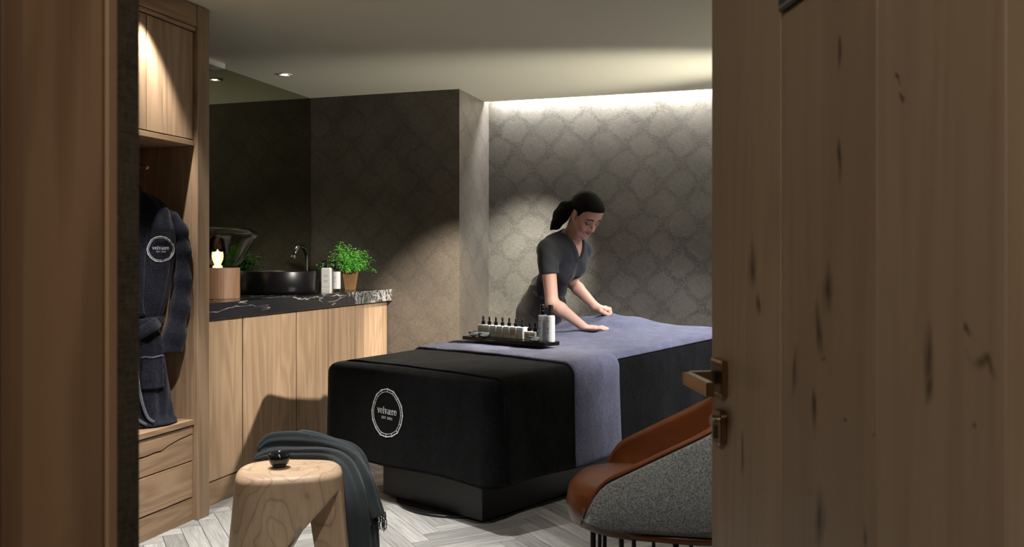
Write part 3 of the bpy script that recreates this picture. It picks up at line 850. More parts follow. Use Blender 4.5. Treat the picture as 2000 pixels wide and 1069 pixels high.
def cloth(name, x0, x1, off, zn, zf, mat, th, nx=60, fx=None, fz=None, fo=None, **kw):
    mb = MB(); vs = []; m = None
    for i in range(nx+1):
        t = i/nx; x = x0+(x1-x0)*t
        o_ = off+(fo(t) if fo else 0)
        sec = section(x, o_, zn(x) if callable(zn) else zn, zf(x) if callable(zf) else zf, **kw); m = len(sec)
        for j, (y, z) in enumerate(sec):
            xx = x+(fx(t, y, z) if fx else 0)
            zz = z+(fz(xx, y, z, j/m) if fz else 0)
            vs.append(bedpt(xx, y, zz))
    fs = [(i*m+j, i*m+j+1, (i+1)*m+j+1, (i+1)*m+j) for i in range(nx) for j in range(m-1)]
    mb.add(vs, fs, (0,0,0))
    return mb.build(name, mat, None, smooth=True, solid=th, solid_off=1, fixn=False)
M_PLUSH2 = terry('black_plush_blanket', (.0070,.0076,.009), (.0018,.0018,.002), 110, .6, .06, .4, .9, .003)
bb = cloth('blanket', .078, 2.085, .005, .205, .25, M_PLUSH2, .006, 100,
    fx=lambda t, y, z: (.008*math.sin(z*9)-.02*max(0,.55-z))*(1-t),
    fz=lambda x, y, z, s: (.0018*fbm(x*6, y*7, 1, 9) if .05 < y < BW-.05 else 0))
tag(bb, 'black plush blanket laid over the treatment table under the blue towels', 'blanket')
M_BLUE = terry('blue_grey_terry', (.165,.172,.262), (.062,.066,.112), 210, 1.0, .35, .22, .95, .006, sheent=(.8,.8,.9))
hx, hy = 1.80, .70
def lift(x, y):
    dx = (x-hx)/(.17 if x < hx else .42); dy = (y-hy)/(.20 if y < hy else .42)
    return .080*math.exp(-(dx*dx+dy*dy)*1.6)
sh_ = cloth('towel_sheet', .66, 2.115, .015, 0, lambda x: ztop(x)-RC-.10, M_BLUE, .007, 110,
    fz=lambda x, y, z, s: (lift(x, y)+.009*math.sin((x-y)*19+2*math.sin(y*5))*math.exp(-((x-1.72)**2+(y-.6)**2)*9)+.003*fbm(x*5,y*4,1,5) if .02 < y < BW-.01 else lift(x, y)*.8),
    fx=lambda t, y, z: .01*math.sin(y*9)*t, n_side=4, na=3)
tag(sh_, 'blue grey terry towel spread over the head end of the table, lifted by the therapist', 'towel')
tw = cloth('folded_towel', .535, .895, .023, .205, .33, M_BLUE, .011, 26,
    fx=lambda t, y, z: (.022*math.cos(t*PI)*0) + .010*math.sin(z*8)*(t-.5),
    fz=lambda x, y, z, s: .002*fbm(x*9, y*8, 1, 2) if .05 < y < .95 else 0,
    fo=lambda t: -.008*(abs(2*t-1)**8))
tag(tw, 'folded blue grey towel runner across the table middle, hanging down its side', 'towel')

# tray
TZ = ztop(.80)+.034+.005+.001
tr = thing('serving_tray', bedpt(.80, .62, TZ), BA, 'long glossy black tray resting on the folded blue towel', 'tray')
MB().box((-.062,-.29,0),(.058,.29,.020), bev=.0015).build('tray_slab', M_BLKGLOSS, tr)
mb = MB(); r3 = random.Random(4)
x_ = .05
for k in range(11): mb.box((-.0625,x_,.008),(-.0621,x_+.0045,.0105)); x_ += .0068
mb.build('printed_line', plain('white_print', (.6,.6,.6), .6), tr)
mf = NT('frosted_glass'); mf.set(color=(.90,.92,.86), rough=.45, trans=.12, ior=1.25, spec=.3); mf = mf.m
mf2 = NT('frosted_clear_glass'); mf2.set(color=(.76,.79,.80), rough=.30, trans=.5, ior=1.2, spec=.4); mf2 = mf2.m
M_LAB = plain('cream_label', (.60,.62,.54), .6); M_LABT = plain('tan_label', (.50,.36,.20), .6); M_SH = plain('white_shoulder', (.80,.82,.76), .5)
TT = tr.matrix_basis.copy(); TM = Matrix.Translation(tr.location) @ Matrix.Rotation(BA, 4, 'Z')
def traypt(x, y, z=.0205): return TM @ Vector((x, y, z))
def yon(px, x):
    k = (px-CX)/F; bx, by = -.084+.667*x, 3.51+.745*x
    return (bx-by*k)/(.745+.667*k)
def dropper(label, h, w, lab, loc, sc_=1.0):
    b = thing('dropper_bottle', loc, BA, label, 'bottle', None)
    mb = MB(); toploft(mb, [(rrect(w*.94,w*.94,.006),0),(rrect(w,w,.007),.002),(rrect(w,w,.007),h-.010)]); mb.build('body', mf, b)
    mb = MB(); toploft(mb, [(rrect(w*1.01,w*1.01,.007),h-.0098),(rrect(w*1.01,w*1.01,.007),h-.001),(rrect(w*.9,w*.9,.006),h+.0005)]); mb.build('shoulder', M_SH, b)
    mb = MB(); mb.box((-w/2-.0006,-w*.38,h*.30),(-w/2-.0001,w*.38,h*.80)); lb = mb.build('label', lab, b)
    mb = MB()
    for q, (a, zz) in enumerate(((.6,.68),(.4,.60),(.5,.45))): mb.box((-w/2-.0010,-w*a/2,h*zz),(-w/2-.0007,w*a/2,h*zz+.0012))
    mb.build('printed_lines', M_INK, lb)
    z = h+.0006
    mb = MB(); mb.lathe([(.001,z),(.0105*sc_,z),(.0105*sc_,z+.017),(.008,z+.019),(.0045,z+.020),(.0058,z+.030),(.0055,z+.040),(.003,z+.045),(.001,z+.0455)], 18); mb.build('dropper_cap', M_BP, b, smooth=False)
    return b
# row along the far side of the tray
caps = [944, 956, 968.6, 981.5, 994.6, 1007.5, 1020.8]
desc = ['dropper bottle at the far end of the row, nearest the wall niche', 'second dropper bottle from the far end of the row on the tray', 'third dropper bottle from the far end of the row on the tray',
        'fourth dropper bottle from the far end of the row on the tray', 'fifth dropper bottle from the far end of the row on the tray', 'dropper bottle with a tan label, sixth in the row', 'last of the taller dropper bottles, just before the two short ones']
src = {}
for k, p in enumerate(caps):
    y = yon(p, .817)-.62; lab = M_LABT if k == 5 else M_LAB
    if k in (0, 5): src[k == 5] = dropper(desc[k], .062, .0462, lab, traypt(.017, y)); o = src[k == 5]
    else: o = copy_thing(src[False], traypt(.017, y), BA, desc[k])
    o['group'] = 'cream dropper bottles in a row on the tray'
for k, p in enumerate((1034.4, 1045.5)):
    y = yon(p, .795)-.62
    if k == 0: s0 = dropper('short dropper bottle with tan label, next to the taller row', .046, .043, M_LABT, traypt(-.006, y), 1.1); o = s0
    else: o = copy_thing(s0, traypt(-.006, y), BA, 'short dropper bottle with tan label, next to the two tall clear bottles')
    o['group'] = 'short dropper bottles on the tray'
for k, p in enumerate((1059.7, 1075.0)):
    y = yon(p, .80 if k == 0 else .795)-.62
    if k == 0:
        b = thing('spray_bottle', traypt(.0, y), BA, 'tall frosted clear spray bottle beside the short dropper bottles on the tray', 'bottle', 'tall spray bottles on the tray'); tb = b
        mb = MB(); mb.lathe([(.001,0),(.0205,0),(.0225,.003),(.0225,.128),(.019,.134),(.001,.135)], 32); mb.build('body', mf2, b, smooth=False)
        mb = MB(); mb.lathe([(.001,.1355),(.0135,.1355),(.0135,.155),(.0115,.157),(.0115,.160),(.013,.162),(.013,.184),(.011,.187),(.001,.188)], 24); mb.build('spray_cap', M_BP, b, smooth=False)
        mb = MB()
        for w, z in ((.022,.104),(.012,.070),(.014,.065),(.010,.060),(.016,.045)): mb.box((-.0229,-w/2,z),(-.0226,w/2,z+.002))
        mb.build('printed_lines', M_INK, b)
    else: copy_thing(tb, traypt(-.004, y), BA, 'tall frosted clear spray bottle standing at the near end of the tray')
mg = NT('thin_clear_glass'); mg.set(color=(.9,.95,.95), rough=.02, trans=.88, ior=1.4, spec=.8); mg = mg.m
bp0 = None
for k, (p, x, lb) in enumerate(((925, .765, 'small clear glass bowl at the far end of the tray'), (945.5, .760, 'small clear glass bowl in front of the first dropper bottles'), (1044, .757, 'small clear glass bowl in front of the short dropper bottles'))):
    y = yon(p, x)-.62; xx = x-.80
    y = min(y, .262)
    if k == 0:
        bp0 = MB().lathe([(.001,0),(.011,0),(.019,.005),(.026,.014),(.030,.026),(.0288,.0262),(.0245,.015),(.018,.0075),(.010,.0035),(.001,.003)], 36, cap=False).build('glass_bowl', mg, None, smooth=True)
        b = bp0; bp0.location = traypt(xx, y, .0206); sc0 = 1
    else: b = bp0.copy(); COL.objects.link(b); b.location = traypt(xx, y, .0206)
    tag(b, lb, 'bowl', 'small glass bowls on the tray')
# ================================================================== the therapist
# worked out in (across, along, up) of the camera axis, turned into room coordinates at the end
def nrm(v): v = np.array(v, float); return v/np.linalg.norm(v)
hr = nrm((.80,.60,0)); _pit = math.radians(40)
hg = np.array((.60*math.cos(_pit), -.80*math.cos(_pit), -math.sin(_pit))); hu = np.cross(hr, hg); hu = hu/np.linalg.norm(hu)
if hu[2] < 0: hu = -hu
HS = 1.08; HO = np.array((.43,5.08,1.405)); HROT = np.stack([hr, hg, hu])
def hd_(x, y, z): return HO + HS*(x*hr+y*hg+z*hu)
Bf = nrm((.745,-.667,0)); Br = nrm((-.667,-.745,0))
Nk = np.array((.345,5.19,1.275)); Ch = np.array((.300,5.215,1.13)); Wa = np.array((.232,5.355,.965)); Hi = np.array((.200,5.49,.845))
T_ = nrm(Nk-Hi); F_ = nrm(Bf-T_*Bf.dot(T_)); R_ = np.cross(F_, T_); R_ = R_ if R_.dot(Br) > 0 else -R_
TR = np.stack([R_, F_, T_])
Sr = np.array((.205,5.045,1.200)); Sl = np.array((.437,5.31,1.205))
Er = np.array((.232,4.985,.893)); Wr = np.array((.408,5.085,.757))
El = np.array((.378,5.465,1.000)); Wl = np.array((.516,5.332,.853))
def torso(v, o=0., bust=1.0):
    v.ell(Ch, (.142+o,.100+o,.165+o), TR, .05)
    v.ell(Ch-F_*.045+R_*.05+T_*.06, (.085+o,.075+o,.11+o), TR, .05)
    v.cap(Sr*.86+Sl*.14, Sl*.86+Sr*.14, .055+o, .055+o, .06)
    v.cap(Nk-T_*.02, Nk+Br*.0-T_*.06, .062+o, .08+o, .05)
    for s in (1,-1): v.ell(Ch+F_*.072+R_*s*.068-T_*.015, (.058+o,.052+o,.058+o), TR, .035)
    v.ell(Wa, (.112+o,.085+o,.13+o), TR, .06)
    v.ell(Hi, (.158+o,.115+o,.12+o), np.stack([Br,Bf,(0,0,1)]), .06)
def arms(v):
    for S, E, W, m in ((Sr,Er,Wr,0),(Sl,El,Wl,1)):
        v.cap(S, E, .047, .038, .02)
        mid = E+(W-E)*.28
        v.cap(E, mid, .0375, .040, .015); v.cap(mid, W, .040, .0255, .012)
def hands(v):
    k = .006
    # right hand lying flat, fingers away to the side
    z0 = .7215
    v.cap(Wr, (.432,5.092,.745), .0245, .020, .012)
    v.ell((.462,5.100,z0+.0165), (.050,.041,.0165), None, .014)
    fing = [((.492,5.062,z0+.014),(.520,5.055,z0+.016),(.548,5.050,z0+.0075),.0080),
            ((.498,5.084,z0+.017),(.532,5.082,z0+.020),(.566,5.079,z0+.0080),.0086),
            ((.500,5.107,z0+.018),(.538,5.108,z0+.021),(.576,5.108,z0+.0080),.0088),
            ((.494,5.129,z0+.017),(.528,5.135,z0+.018),(.560,5.139,z0+.0078),.0086)]
    for a, b, c, r in fing:
        back = np.array(a)*.45+np.array((.452,5.098,z0+.016))*.55
        v.cap(back, a, r*1.25, r*1.12, .010); v.cap(a, b, r*1.08, r*1.0, .004); v.cap(b, c, r, r*.78, .003)
    v.chain([(.440,5.125,z0+.014),(.462,5.150,z0+.012),(.492,5.166,z0+.009)], [.014,.0105,.0085], .008)
    # left hand pinching the towel edge
    v.cap(Wl, (.535,5.323,.846), .0245, .0215, .012)
    v.ell((.556,5.316,.838), (.038,.031,.020), None, .014)
    for i, (dD, dz, ext) in enumerate(((-.026,-.006,-.006),(-.008,.002,.0),(.011,.003,.001),(.030,-.002,-.006))):
        a = np.array((.580+ext,5.308+dD,.842+dz)); b = a+np.array((.026,-.001,-.006)); c = b+np.array((.005,-.004,-.022)); d = c+np.array((-.014,-.002,-.010))
        v.cap((.560,5.314+dD*.7,.838), a, .011, .0100, .010); v.cap(a, b, .0098, .0090, .004); v.cap(b, c, .0088, .0082, .003); v.cap(c, d, .0080, .0074, .003)
    v.chain([(.548,5.288,.826),(.572,5.276,.812),(.598,5.281,.806)], [.0135,.0105,.0085], .007)
def head(v):
    E = lambda c, r, k=.02, op='add', rot=HROT: v.ell(hd_(*c), tuple(HS*q for q in r), rot, k, op)
    C = lambda a, b, ra, rb, k=.01, op='add': v.cap(hd_(*a), hd_(*b), ra*HS, rb*HS, k, op)
    E((0,-.010,.045), (.072,.092,.083)); E((0,.040,.052), (.060,.046,.046), .03)
    E((0,.036,-.004), (.061,.052,.074), .02); E((0,.045,-.052), (.043,.038,.046), .02)
    for s in (1,-1):
        E((s*.040,.054,-.016), (.020,.020,.018), .018)
        C((s*.054,.006,-.035), (s*.032,.050,-.080), .016, .015, .025); C((s*.032,.050,-.080), (0,.066,-.092), .015, .016, .02)
    E((0,.073,-.094), (.017,.013,.013), .012)
    C((-.034,.074,.030), (.034,.074,.030), .011, .011, .02)
    for s in (1,-1): E((s*.032,.094,.009), (.016,.011,.010), .010, 'sub')
    for s in (1,-1): E((s*.031,.0735,.006), (.0155,.0145,.0120), .003)
    C((0,.080,.022), (0,.101,-.020), .0075, .0095, .009); E((0,.1045,-.0255), (.0108,.0095,.0092), .005)
    for s in (1,-1): E((s*.0115,.094,-.029), (.0078,.0090,.0068), .005)
    E((0,.076,-.053), (.027,.015,.021), .014)
    for s in (1,-1):
        C((s*.0235,.0800,-.0485), (s*.006,.0925,-.0490), .0028, .0046, .004); C((s*.0225,.0795,-.0500), (0,.0920,-.0585), .0028, .0056, .004)
    C((-.006,.0925,-.0490), (.006,.0925,-.0490), .0046, .0046, .004)
    for s in (1,-1): E((s*.036,.068,-.040), (.013,.011,.013), .012)
    for s in (1,-1):
        ax = np.stack([nrm(hr*1.0+hg*.25*s*-1), nrm(hg*1.0+hr*.25*s), hu])
        E((s*.074,-.006,-.002), (.0065,.0165,.0300), .006); E((s*.0805,-.001,.002), (.0060,.0085,.0170), .003, 'sub')
        C((s*.076,-.014,.020), (s*.074,.004,-.024), .0055, .005, .004)
    v.chain([hd_(0,-.030,-.030), np.array((.392,5.135,1.345)), Nk-np.array((0,0,.02))], [.056,.050,.056], .03)
    C((0,.030,-.070), (0,-.01,-.08), .030, .035, .03)
def legs(v, o=0.):
    up = np.array((0,0,1.))
    for s in (1,-1):
        a = Hi+Br*s*.085-Bf*.035; a[2] = .80; b = a-Bf*.02+Br*s*.02; b = b*1.; b[2] = .455; c = b-Bf*.03; c[2] = .09
        v.cap(a, b, .078+o, .052+o, .03)
        m = b*.62+c*.38-Bf*.012; v.cap(b, m, .050+o, .048+o, .02); v.cap(m, c, .048+o, .032+o, .02)
        if o == 0: v.cap(c-np.array((0,0,.05)), c+Bf*.12-np.array((0,0,.055)), .030, .028, .02)
def body(v): torso(v); arms(v); hands(v); head(v); legs(v)
def toroom(V): 
    V = np.asarray(V); return np.stack([V[:,0]*CA-V[:,1]*SA, V[:,0]*SA+V[:,1]*CA, V[:,2]], 1)
pr_o = cw(Hi[0], Hi[1]+.04, 0); PO = np.array(pr_o)
th_ = thing('person', pr_o, 0, 'woman with a dark ponytail in a charcoal tunic bending over the table, smoothing the towel', 'person')
vu = Vol((.10,4.90,1.092),(.62,5.52,1.56), .0022); body(vu); Vu, Fu = vu.mesh(); del vu
vl = Vol((.0,4.92,0.0),(.66,5.78,1.10), .003); body(vl); Vl, Fl = vl.mesh(); del vl
Vb = np.concatenate([Vu, Vl]); Fb = np.concatenate([Fu, Fl+len(Vu)])
q = (Vb-HO)@HROT.T/HS; x, y, z = np.abs(q[:,0]), q[:,1], q[:,2]; sx_ = q[:,0]
ss = lambda a, b, t: (lambda u: u*u*(3-2*u))(np.clip((t-a)/(b-a), 0, 1))
front = (y > .05) & (np.abs(q[:,2]) < .2)
zc = -.0535+14*x**2
lip = ss(1.15,.85, np.sqrt((x/.0285)**2+(np.where(z > zc, (z-zc)/.0062, (z-zc)/.0088))**2))*front
ml_ = ss(.0019,.0006, np.abs(z-zc-.0002))*(x < .029)*front
bz = .0335-13*(x-.030)**2+.10*(x-.03)*-1*.3
brow = ss(1.2,.75, np.sqrt(((x-.0325)/.0205)**6+((z-bz)/(.0056-.055*(x-.02)))**2))*front
lz = -.0035+24*(x-.031)**2
lash = ss(1.2,.6, np.sqrt(((x-.032)/.0165)**6+((z-lz)/.0036)**2))*front
lid = ss(1.3,.6, np.sqrt(((x-.032)/.019)**2+((z-.007)/.0135)**2))*front
nos = ss(1.2,.7, np.sqrt(((x-.0065)/.0042)**2+((z+.0345)/.0028)**2))*(y > .085)
blu = np.exp(-(((x-.042)/.018)**2+((z+.022)/.017)**2))*front
dark = np.clip(np.maximum.reduce([brow*.9, lash*.95, ml_*.5, nos*.35]), 0, 1)  # brow and lash colour, plus shade painted into lip line and nostrils
sk = NT('skin')
A = lambda n_: sk.n('Attribute', attribute_name=n_, out=2)
cs = sk.mix(sk.math('MULTIPLY', A('blush'), .30), (.68,.405,.305), (.72,.27,.21))
cs = sk.mix(sk.math('MULTIPLY', A('lid'), .62), cs, (.24,.12,.09)); cs = sk.mix(sk.math('MULTIPLY', A('lip'), .9), cs, (.52,.12,.12)); cs = sk.mix(A('dark'), cs, (.025,.014,.012))
sk.set(color=cs, rough=.5, spec=.35, sss=.08); sk.b.inputs['Subsurface Radius'].default_value = (.012,.004,.002)
bo = np_mesh('body', toroom(Vb)-PO, Fb, sk.m, th_, attrs=dict(lip=lip, dark=dark, lid=lid, blush=blu))

# hair: cap drawn back into a ponytail
vh = Vol((.20,4.95,1.26),(.56,5.28,1.56), .0022)
vh.ell(hd_(0,-.013,.048), tuple(HS*r for r in (.0790,.0985,.0875)), HROT, .01); vh.ell(hd_(0,.030,.062), tuple(HS*r for r in (.067,.061,.048)), HROT, .03)
def hl(P):
    q = (P-HO.astype(np.float32))@HROT.T.astype(np.float32)/HS; ax = np.abs(q[...,0]); yy = q[...,1]; zz = q[...,2]
    zl = np.interp(yy, [-.12,-.07,-.03,-.010,.006,.016,.026,.040,.060,.085,.12], [-.07,-.055,-.020,.022,.026,-.002,.010,.046,.070,.081,.085])
    zl = zl-.05*np.maximum(.02-ax, 0)*0
    return (zl-zz)*HS*.8
vh.fn((.1,4.8,1.2),(.7,5.4,1.6), hl, .006, 'int')
tie = np.array((.352,5.125,1.470))
vh.cap(hd_(-.01,-.085,.02), tie, .040, .017, .03)
tail = [tie, np.array((.322,5.125,1.452)), np.array((.292,5.120,1.405)), np.array((.262,5.105,1.352)), np.array((.232,5.085,1.325))]
vh.chain(tail, [.021,.041,.045,.029,.008], .02); vh.chain([tie+(.012,-.01,-.01), np.array((.330,5.10,1.43)), np.array((.296,5.095,1.375))], [.018,.026,.012], .012); vh.chain([np.array((.30,5.09,1.43)), np.array((.268,5.085,1.37)), np.array((.245,5.08,1.335))], [.024,.022,.005], .008)
def strands(P):
    q = (P-HO.astype(np.float32))@HROT.T.astype(np.float32)/HS
    return q
Vh, Fh = vh.mesh(); del vh
hm = NT('black_hair'); ch_ = hm.obj()
rot_ = hm.mapp(ch_, (1,1,1), rot=(0,.9,0)); hn = hm.noise(hm.vm('MULTIPLY', rot_, (.12,1,1)), 420, 2, .6)
hm.set(color=hm.ramp(hn, [(.3,(.003,.0025,.0025)),(.8,(.010,.008,.007))]), rough=.55, spec=.10); hm.bump(hn, .9, .004)
ha = np_mesh('hair', toroom(Vh)-PO, Fh, hm.m, th_, smoothing=1)
mb = MB(); tc = Vector(toroom([tie])[0]-PO); ta = Vector(toroom([tail[1]])[0]-toroom([hd_(-.01,-.085,.02)])[0]).normalized()
e1 = ta.orthogonal().normalized(); e2 = ta.cross(e1)
mb.tube([tc+(e1*math.cos(2*PI*k/24)+e2*math.sin(2*PI*k/24))*.0185 for k in range(25)], .0032, 8); mb.build('hair_tie', plain('tie_grey', (.03,.03,.032), .6), ha, smooth=True)

# tunic
ZA = 1.150
Ap = Ch+F_*.10+T_*.03; Ap[2] = ZA
def vcoords(P):
    d = P-Ap.astype(np.float32); return d@Br.astype(np.float32), d[...,2], (P-Nk.astype(np.float32))@Bf.astype(np.float32)
vt = Vol((.06,4.90,.86),(.58,5.56,1.40), .003)
torso(vt, .013)
for S, E, f_ in ((Sr,Er,.47),(Sl,El,.55)):
    vt.cap(S, S+(E-S)*(f_+.25), .060, .057, .035)
for S, E, f_ in ((Sr,Er,.47),(Sl,El,.55)):
    n_ = nrm(E-S); hp_ = S+(E-S)*f_
    vt.fn(hp_-.10, hp_+.16, lambda P: -np.maximum(.0-(P-hp_.astype(np.float32))@n_.astype(np.float32), np.linalg.norm((P-(hp_+n_*.06).astype(np.float32)), axis=-1)-.095)*-1, .004, 'sub')
def lap(P):
    xr, h, f = vcoords(P); e = np.abs(xr)-(.010+.48*h)
    return e, h, f
w_ = vt.win((0,4.8,1.0),(.7,5.6,1.45)); sl_, P_ = w_
e, h, f = lap(P_); vt.d[sl_] -= (.0042*ss(-.004,.0,e)*ss(.036,.031,e)*(h > -.02)*ss(.0,.03,f)).astype(np.float32)
# overlapping front edge running on below the point of the V
xr = e*0+(P_-Ap.astype(np.float32))@Br.astype(np.float32); ln_ = xr+.42*h+.012
vt.d[sl_] -= (.003*(h < .02)*ss(.012,.0,np.abs(ln_-.020)-.006)*ss(.0,.03,f)).astype(np.float32)
gx = P_[...,0]*60+P_[...,1]*25; vt.d[sl_] += (.0016*np.sin(gx+P_[...,2]*40)*np.sin(P_[...,2]*33+P_[...,0]*20)).astype(np.float32)
V_ = np.maximum(e, np.maximum(-h, -f-.02)); vt.put(sl_, V_, .003, 'sub')
vt.cap(Nk-T_*.015+F_*.012, Nk+np.array((.06,-.06,.14)), .060, .075, .003, 'sub')
vt.d = np.maximum(vt.d, np.broadcast_to((.962-(vt.lo[2]+vt.h*np.arange(vt.n[2])))[None,None,:], vt.d.shape).astype(np.float32))
Vt, Ft = vt.mesh(); del vt
mtu = NT('charcoal_linen_tunic'); c_ = mtu.obj(); n1 = mtu.noise(mtu.vm('MULTIPLY', c_, (1,1,8)), 160, 2); n2 = mtu.noise(mtu.vm('MULTIPLY', c_, (8,8,1)), 60, 2)
mtu.set(color=mtu.mix(mtu.math('MULTIPLY', mtu.math('ADD', n1, n2), .5), (.022,.023,.027), (.060,.062,.070)), rough=.85, sheen=.15, spec=.15); mtu.bump(n1, .2, .001)
np_mesh('tunic', toroom(Vt)-PO, Ft, mtu.m, th_)
# wrap skirt of the uniform, satin, with a slit
vk = Vol((-.06,5.10,.40),(.46,5.86,1.04), .0035)
def skirt(P):
    z = P[...,2]; t = np.clip((.985-z)/.55, 0, 1)
    cx = np.interp(z, [.45,.70,.845,.985], [.165,.172,.188,.225]); cy = np.interp(z, [.45,.70,.845,.985], [5.555,5.54,5.51,5.345])
    d = np.stack([P[...,0]-cx, P[...,1]-cy], -1); a = d@Br[:2]; b = d@Bf[:2]
    rx = np.interp(z, [.45,.65,.80,.90,.985], [.172,.170,.160,.140,.128]); ry = np.interp(z, [.45,.65,.80,.90,.985], [.115,.115,.125,.118,.104])
    ph = np.arctan2(b/ry, a/rx); f = 1+.035*t*np.sin(ph*7+z*5)+.018*np.sin(ph*13-z*11)*t
    q = np.sqrt((a/rx)**2+(b/ry)**2); dd = (q-f)*ry*.9
    return np.maximum(np.maximum(dd, z-.985), .46-z)
torso(vk, .016); vk.d = np.maximum(vk.d, np.broadcast_to(((vk.lo[2]+vk.h*np.arange(vk.n[2]))-.985)[None,None,:], vk.d.shape).astype(np.float32))
vk.fn((-.1,5.0,.3),(.6,6,1.1), skirt, .02)
vk.fn((-.1,5.0,.3),(.6,6,1.1), lambda P: np.maximum(np.abs(P[...,0]-.055-(P[...,2]-.70)*.06)-.012*np.clip((.79-P[...,2])/.1,0,1), np.maximum(P[...,1]-5.52, P[...,2]-.80)), .003, 'sub')
Vk, Fk = vk.mesh(); del vk
msk = NT('satin_wrap_skirt'); msk.set(color=(.026,.025,.027), rough=.5, spec=.22, sheen=.05); np_mesh('wrap_skirt', toroom(Vk)-PO, Fk, msk.m, th_, smoothing=1)
# waist tie with a knot
def wring(t, o, dz):
    a = 2*PI*t; c = Wa+(0,0,dz); return c+R_*(.112+.013+o)*math.cos(a)+F_*(.085+.013+o)*math.sin(a)
mb = MB(); pts = [Vector(toroom([wring(k/48, .003, .006)])[0]-PO) for k in range(49)]
mb.tube(pts, .016, prof=[(math.copysign(abs(math.cos(a))**.5, math.cos(a)), .28*math.sin(a)) for a in [2*PI*k/16 for k in range(16)]], up=(0,0,1), pid=(0,0,0))
wt_ = mb.build('waist_tie', mtu.m, th_, smooth=True)
kn = wring(.20, .012, .0); mb = MB()
kp = Vector(toroom([kn])[0]-PO); u_d = Vector((CA,SA,0))
vkn = Vol(kn-.06, kn+.06, .003); vkn.ell(kn, (.016,.012,.012), None, .01); vkn.chain([kn, kn+(.020,-.004,.010), kn+(.030,-.004,-.004), kn+(.010,-.004,-.010)], [.007,.009,.008,.005], .006); vkn.chain([kn, kn+(-.020,-.004,.008), kn+(-.026,-.002,-.008), kn+(-.006,0,-.010)], [.007,.009,.008,.005], .006)
Vn, Fn = vkn.mesh(); np_mesh('knot', toroom(Vn)-PO, Fn, mtu.m, wt_)
# trousers and shoes
vp = Vol((-.10,5.25,.08),(.45,5.95,.90), .005); legs(vp, .016); vp.ell(Hi, (.15,.11,.10), np.stack([Br,Bf,(0,0,1)]), .05); vp.d = np.maximum(vp.d, np.broadcast_to((.10-(vp.lo[2]+vp.h*np.arange(vp.n[2])))[None,None,:], vp.d.shape).astype(np.float32))
Vp, Fp = vp.mesh(); np_mesh('trousers', toroom(Vp)-PO, Fp, plain('black_trousers', (.012,.012,.013), .85), th_)
for s in (1,-1):
    a = Hi+Br*s*.085-Bf*.035; c = a-Bf*.05+Br*s*.02; vs1 = Vol(np.array((c[0]-.2,c[1]-.25,0)), np.array((c[0]+.25,c[1]+.2,.12)), .004)
    c0 = c.copy(); c0[2] = .045; vs1.cap(c0-Bf*.04, c0+Bf*.14-np.array((0,0,.008)), .042, .036, .02); vs1.d = np.maximum(vs1.d, np.broadcast_to((.002-(vs1.lo[2]+vs1.h*np.arange(vs1.n[2])))[None,None,:], vs1.d.shape).astype(np.float32))
    Vs1, Fs1 = vs1.mesh(); np_mesh('shoe', toroom(Vs1)-PO, Fs1, plain('black_shoe', (.01,.01,.01), .4), th_)
# ring
mb = MB(); rc_ = np.array((.512,5.084,.740)); mb.tube([Vector(toroom([rc_+np.array((0,.0098*math.cos(a),.0098*math.sin(a)))])[0]-PO) for a in [2*PI*k/20 for k in range(21)]], .0014, 6); mb.build('finger_ring', M_CHROME, bo, smooth=True)
# ================================================================== oak door leaf with handle and lock
DK = .4245
def door_u(px):
    D = DK/((px-CX)/F+.077); return (1.37-D)/.997, D
DO = cw(.319, 1.37, 0); DR = math.atan2(-.997, .077)+YAW
dr = thing('oak_door', DO, DR, 'open oak door of wide upright boards filling the right side of the view', 'door')
marks = []
for (px, py, hw, hh, lean) in ((1470,520,8,46,.0),(1480,600,5,30,0),(1617,560,12,46,.10),(1600,640,9,60,-.28),(1590,800,7,44,-.15),(1552,720,6,50,.22),(1640,318,4,44,0),(1640,100,4,25,0),
                             (1608,702,6,6,0),(1812,700,13,60,.0),(1815,750,9,40,0),(1918,698,27,18,.0),(1890,643,8,12,0),(1760,180,9,11,0),(1752,150,6,8,0),(1600,1020,11,60,.2),(1690,1040,5,30,.1),(1902,845,6,9,0),(1708,845,4,5,0),(1650,820,4,6,0),(1450,885,3,50,0)):
    u, D = door_u(px); z = CAMH+(HOR-py)/F*D
    u2, _ = door_u(px+hw); marks.append((u, z, abs(u2-u), hh*D/F, lean*.5))
M_DOOR = wood('door_oak', (.33,.235,.155), (.235,.16,.10), 'z', .5, 1.0, .0, ring=.9, marks=marks, tint=.10, bump=.2)
cuts = [0.0, door_u(1525)[0], door_u(1713)[0], door_u(1965)[0], .805]
mb = MB()
for a, b in zip(cuts[:-1], cuts[1:]): mb.box((a+(.0006 if a else 0),0,.012),(b-.0006,.045,2.085), bev=.0012)
mb.build('door_boards', M_DOOR, dr)
M_BRZ = plain('bronze', (.36,.25,.16), .26, metal=1.0); M_BRZD = plain('dark_bronze', (.030,.024,.020), .4, metal=.6)
hd = MB().box((.026,-.010,.941),(.080,-.0005,.995), bev=.0012).build('handle_rose', M_BRZ, dr)
MB().box((.030,-.0106,.945),(.076,-.0102,.991)).build('rose_face', M_BRZD, hd)
lv = MB().box((.044,-.062,.957),(.058,-.0108,.977), bev=.0012).box((.044,-.062,.957),(.172,-.050,.977), bev=.0012).build('lever', M_BRZ, dr)
mb = MB(); toploft(mb, [(rrect(.046,.052,.012),0),(rrect(.046,.052,.012),.009),(rrect(.043,.049,.011),.0102)])
for i, v in enumerate(mb.v): mb.v[i] = (.054+v[0], -.0005-v[2], .892+v[1])
mb.build('lock_rose', M_BRZ, dr)
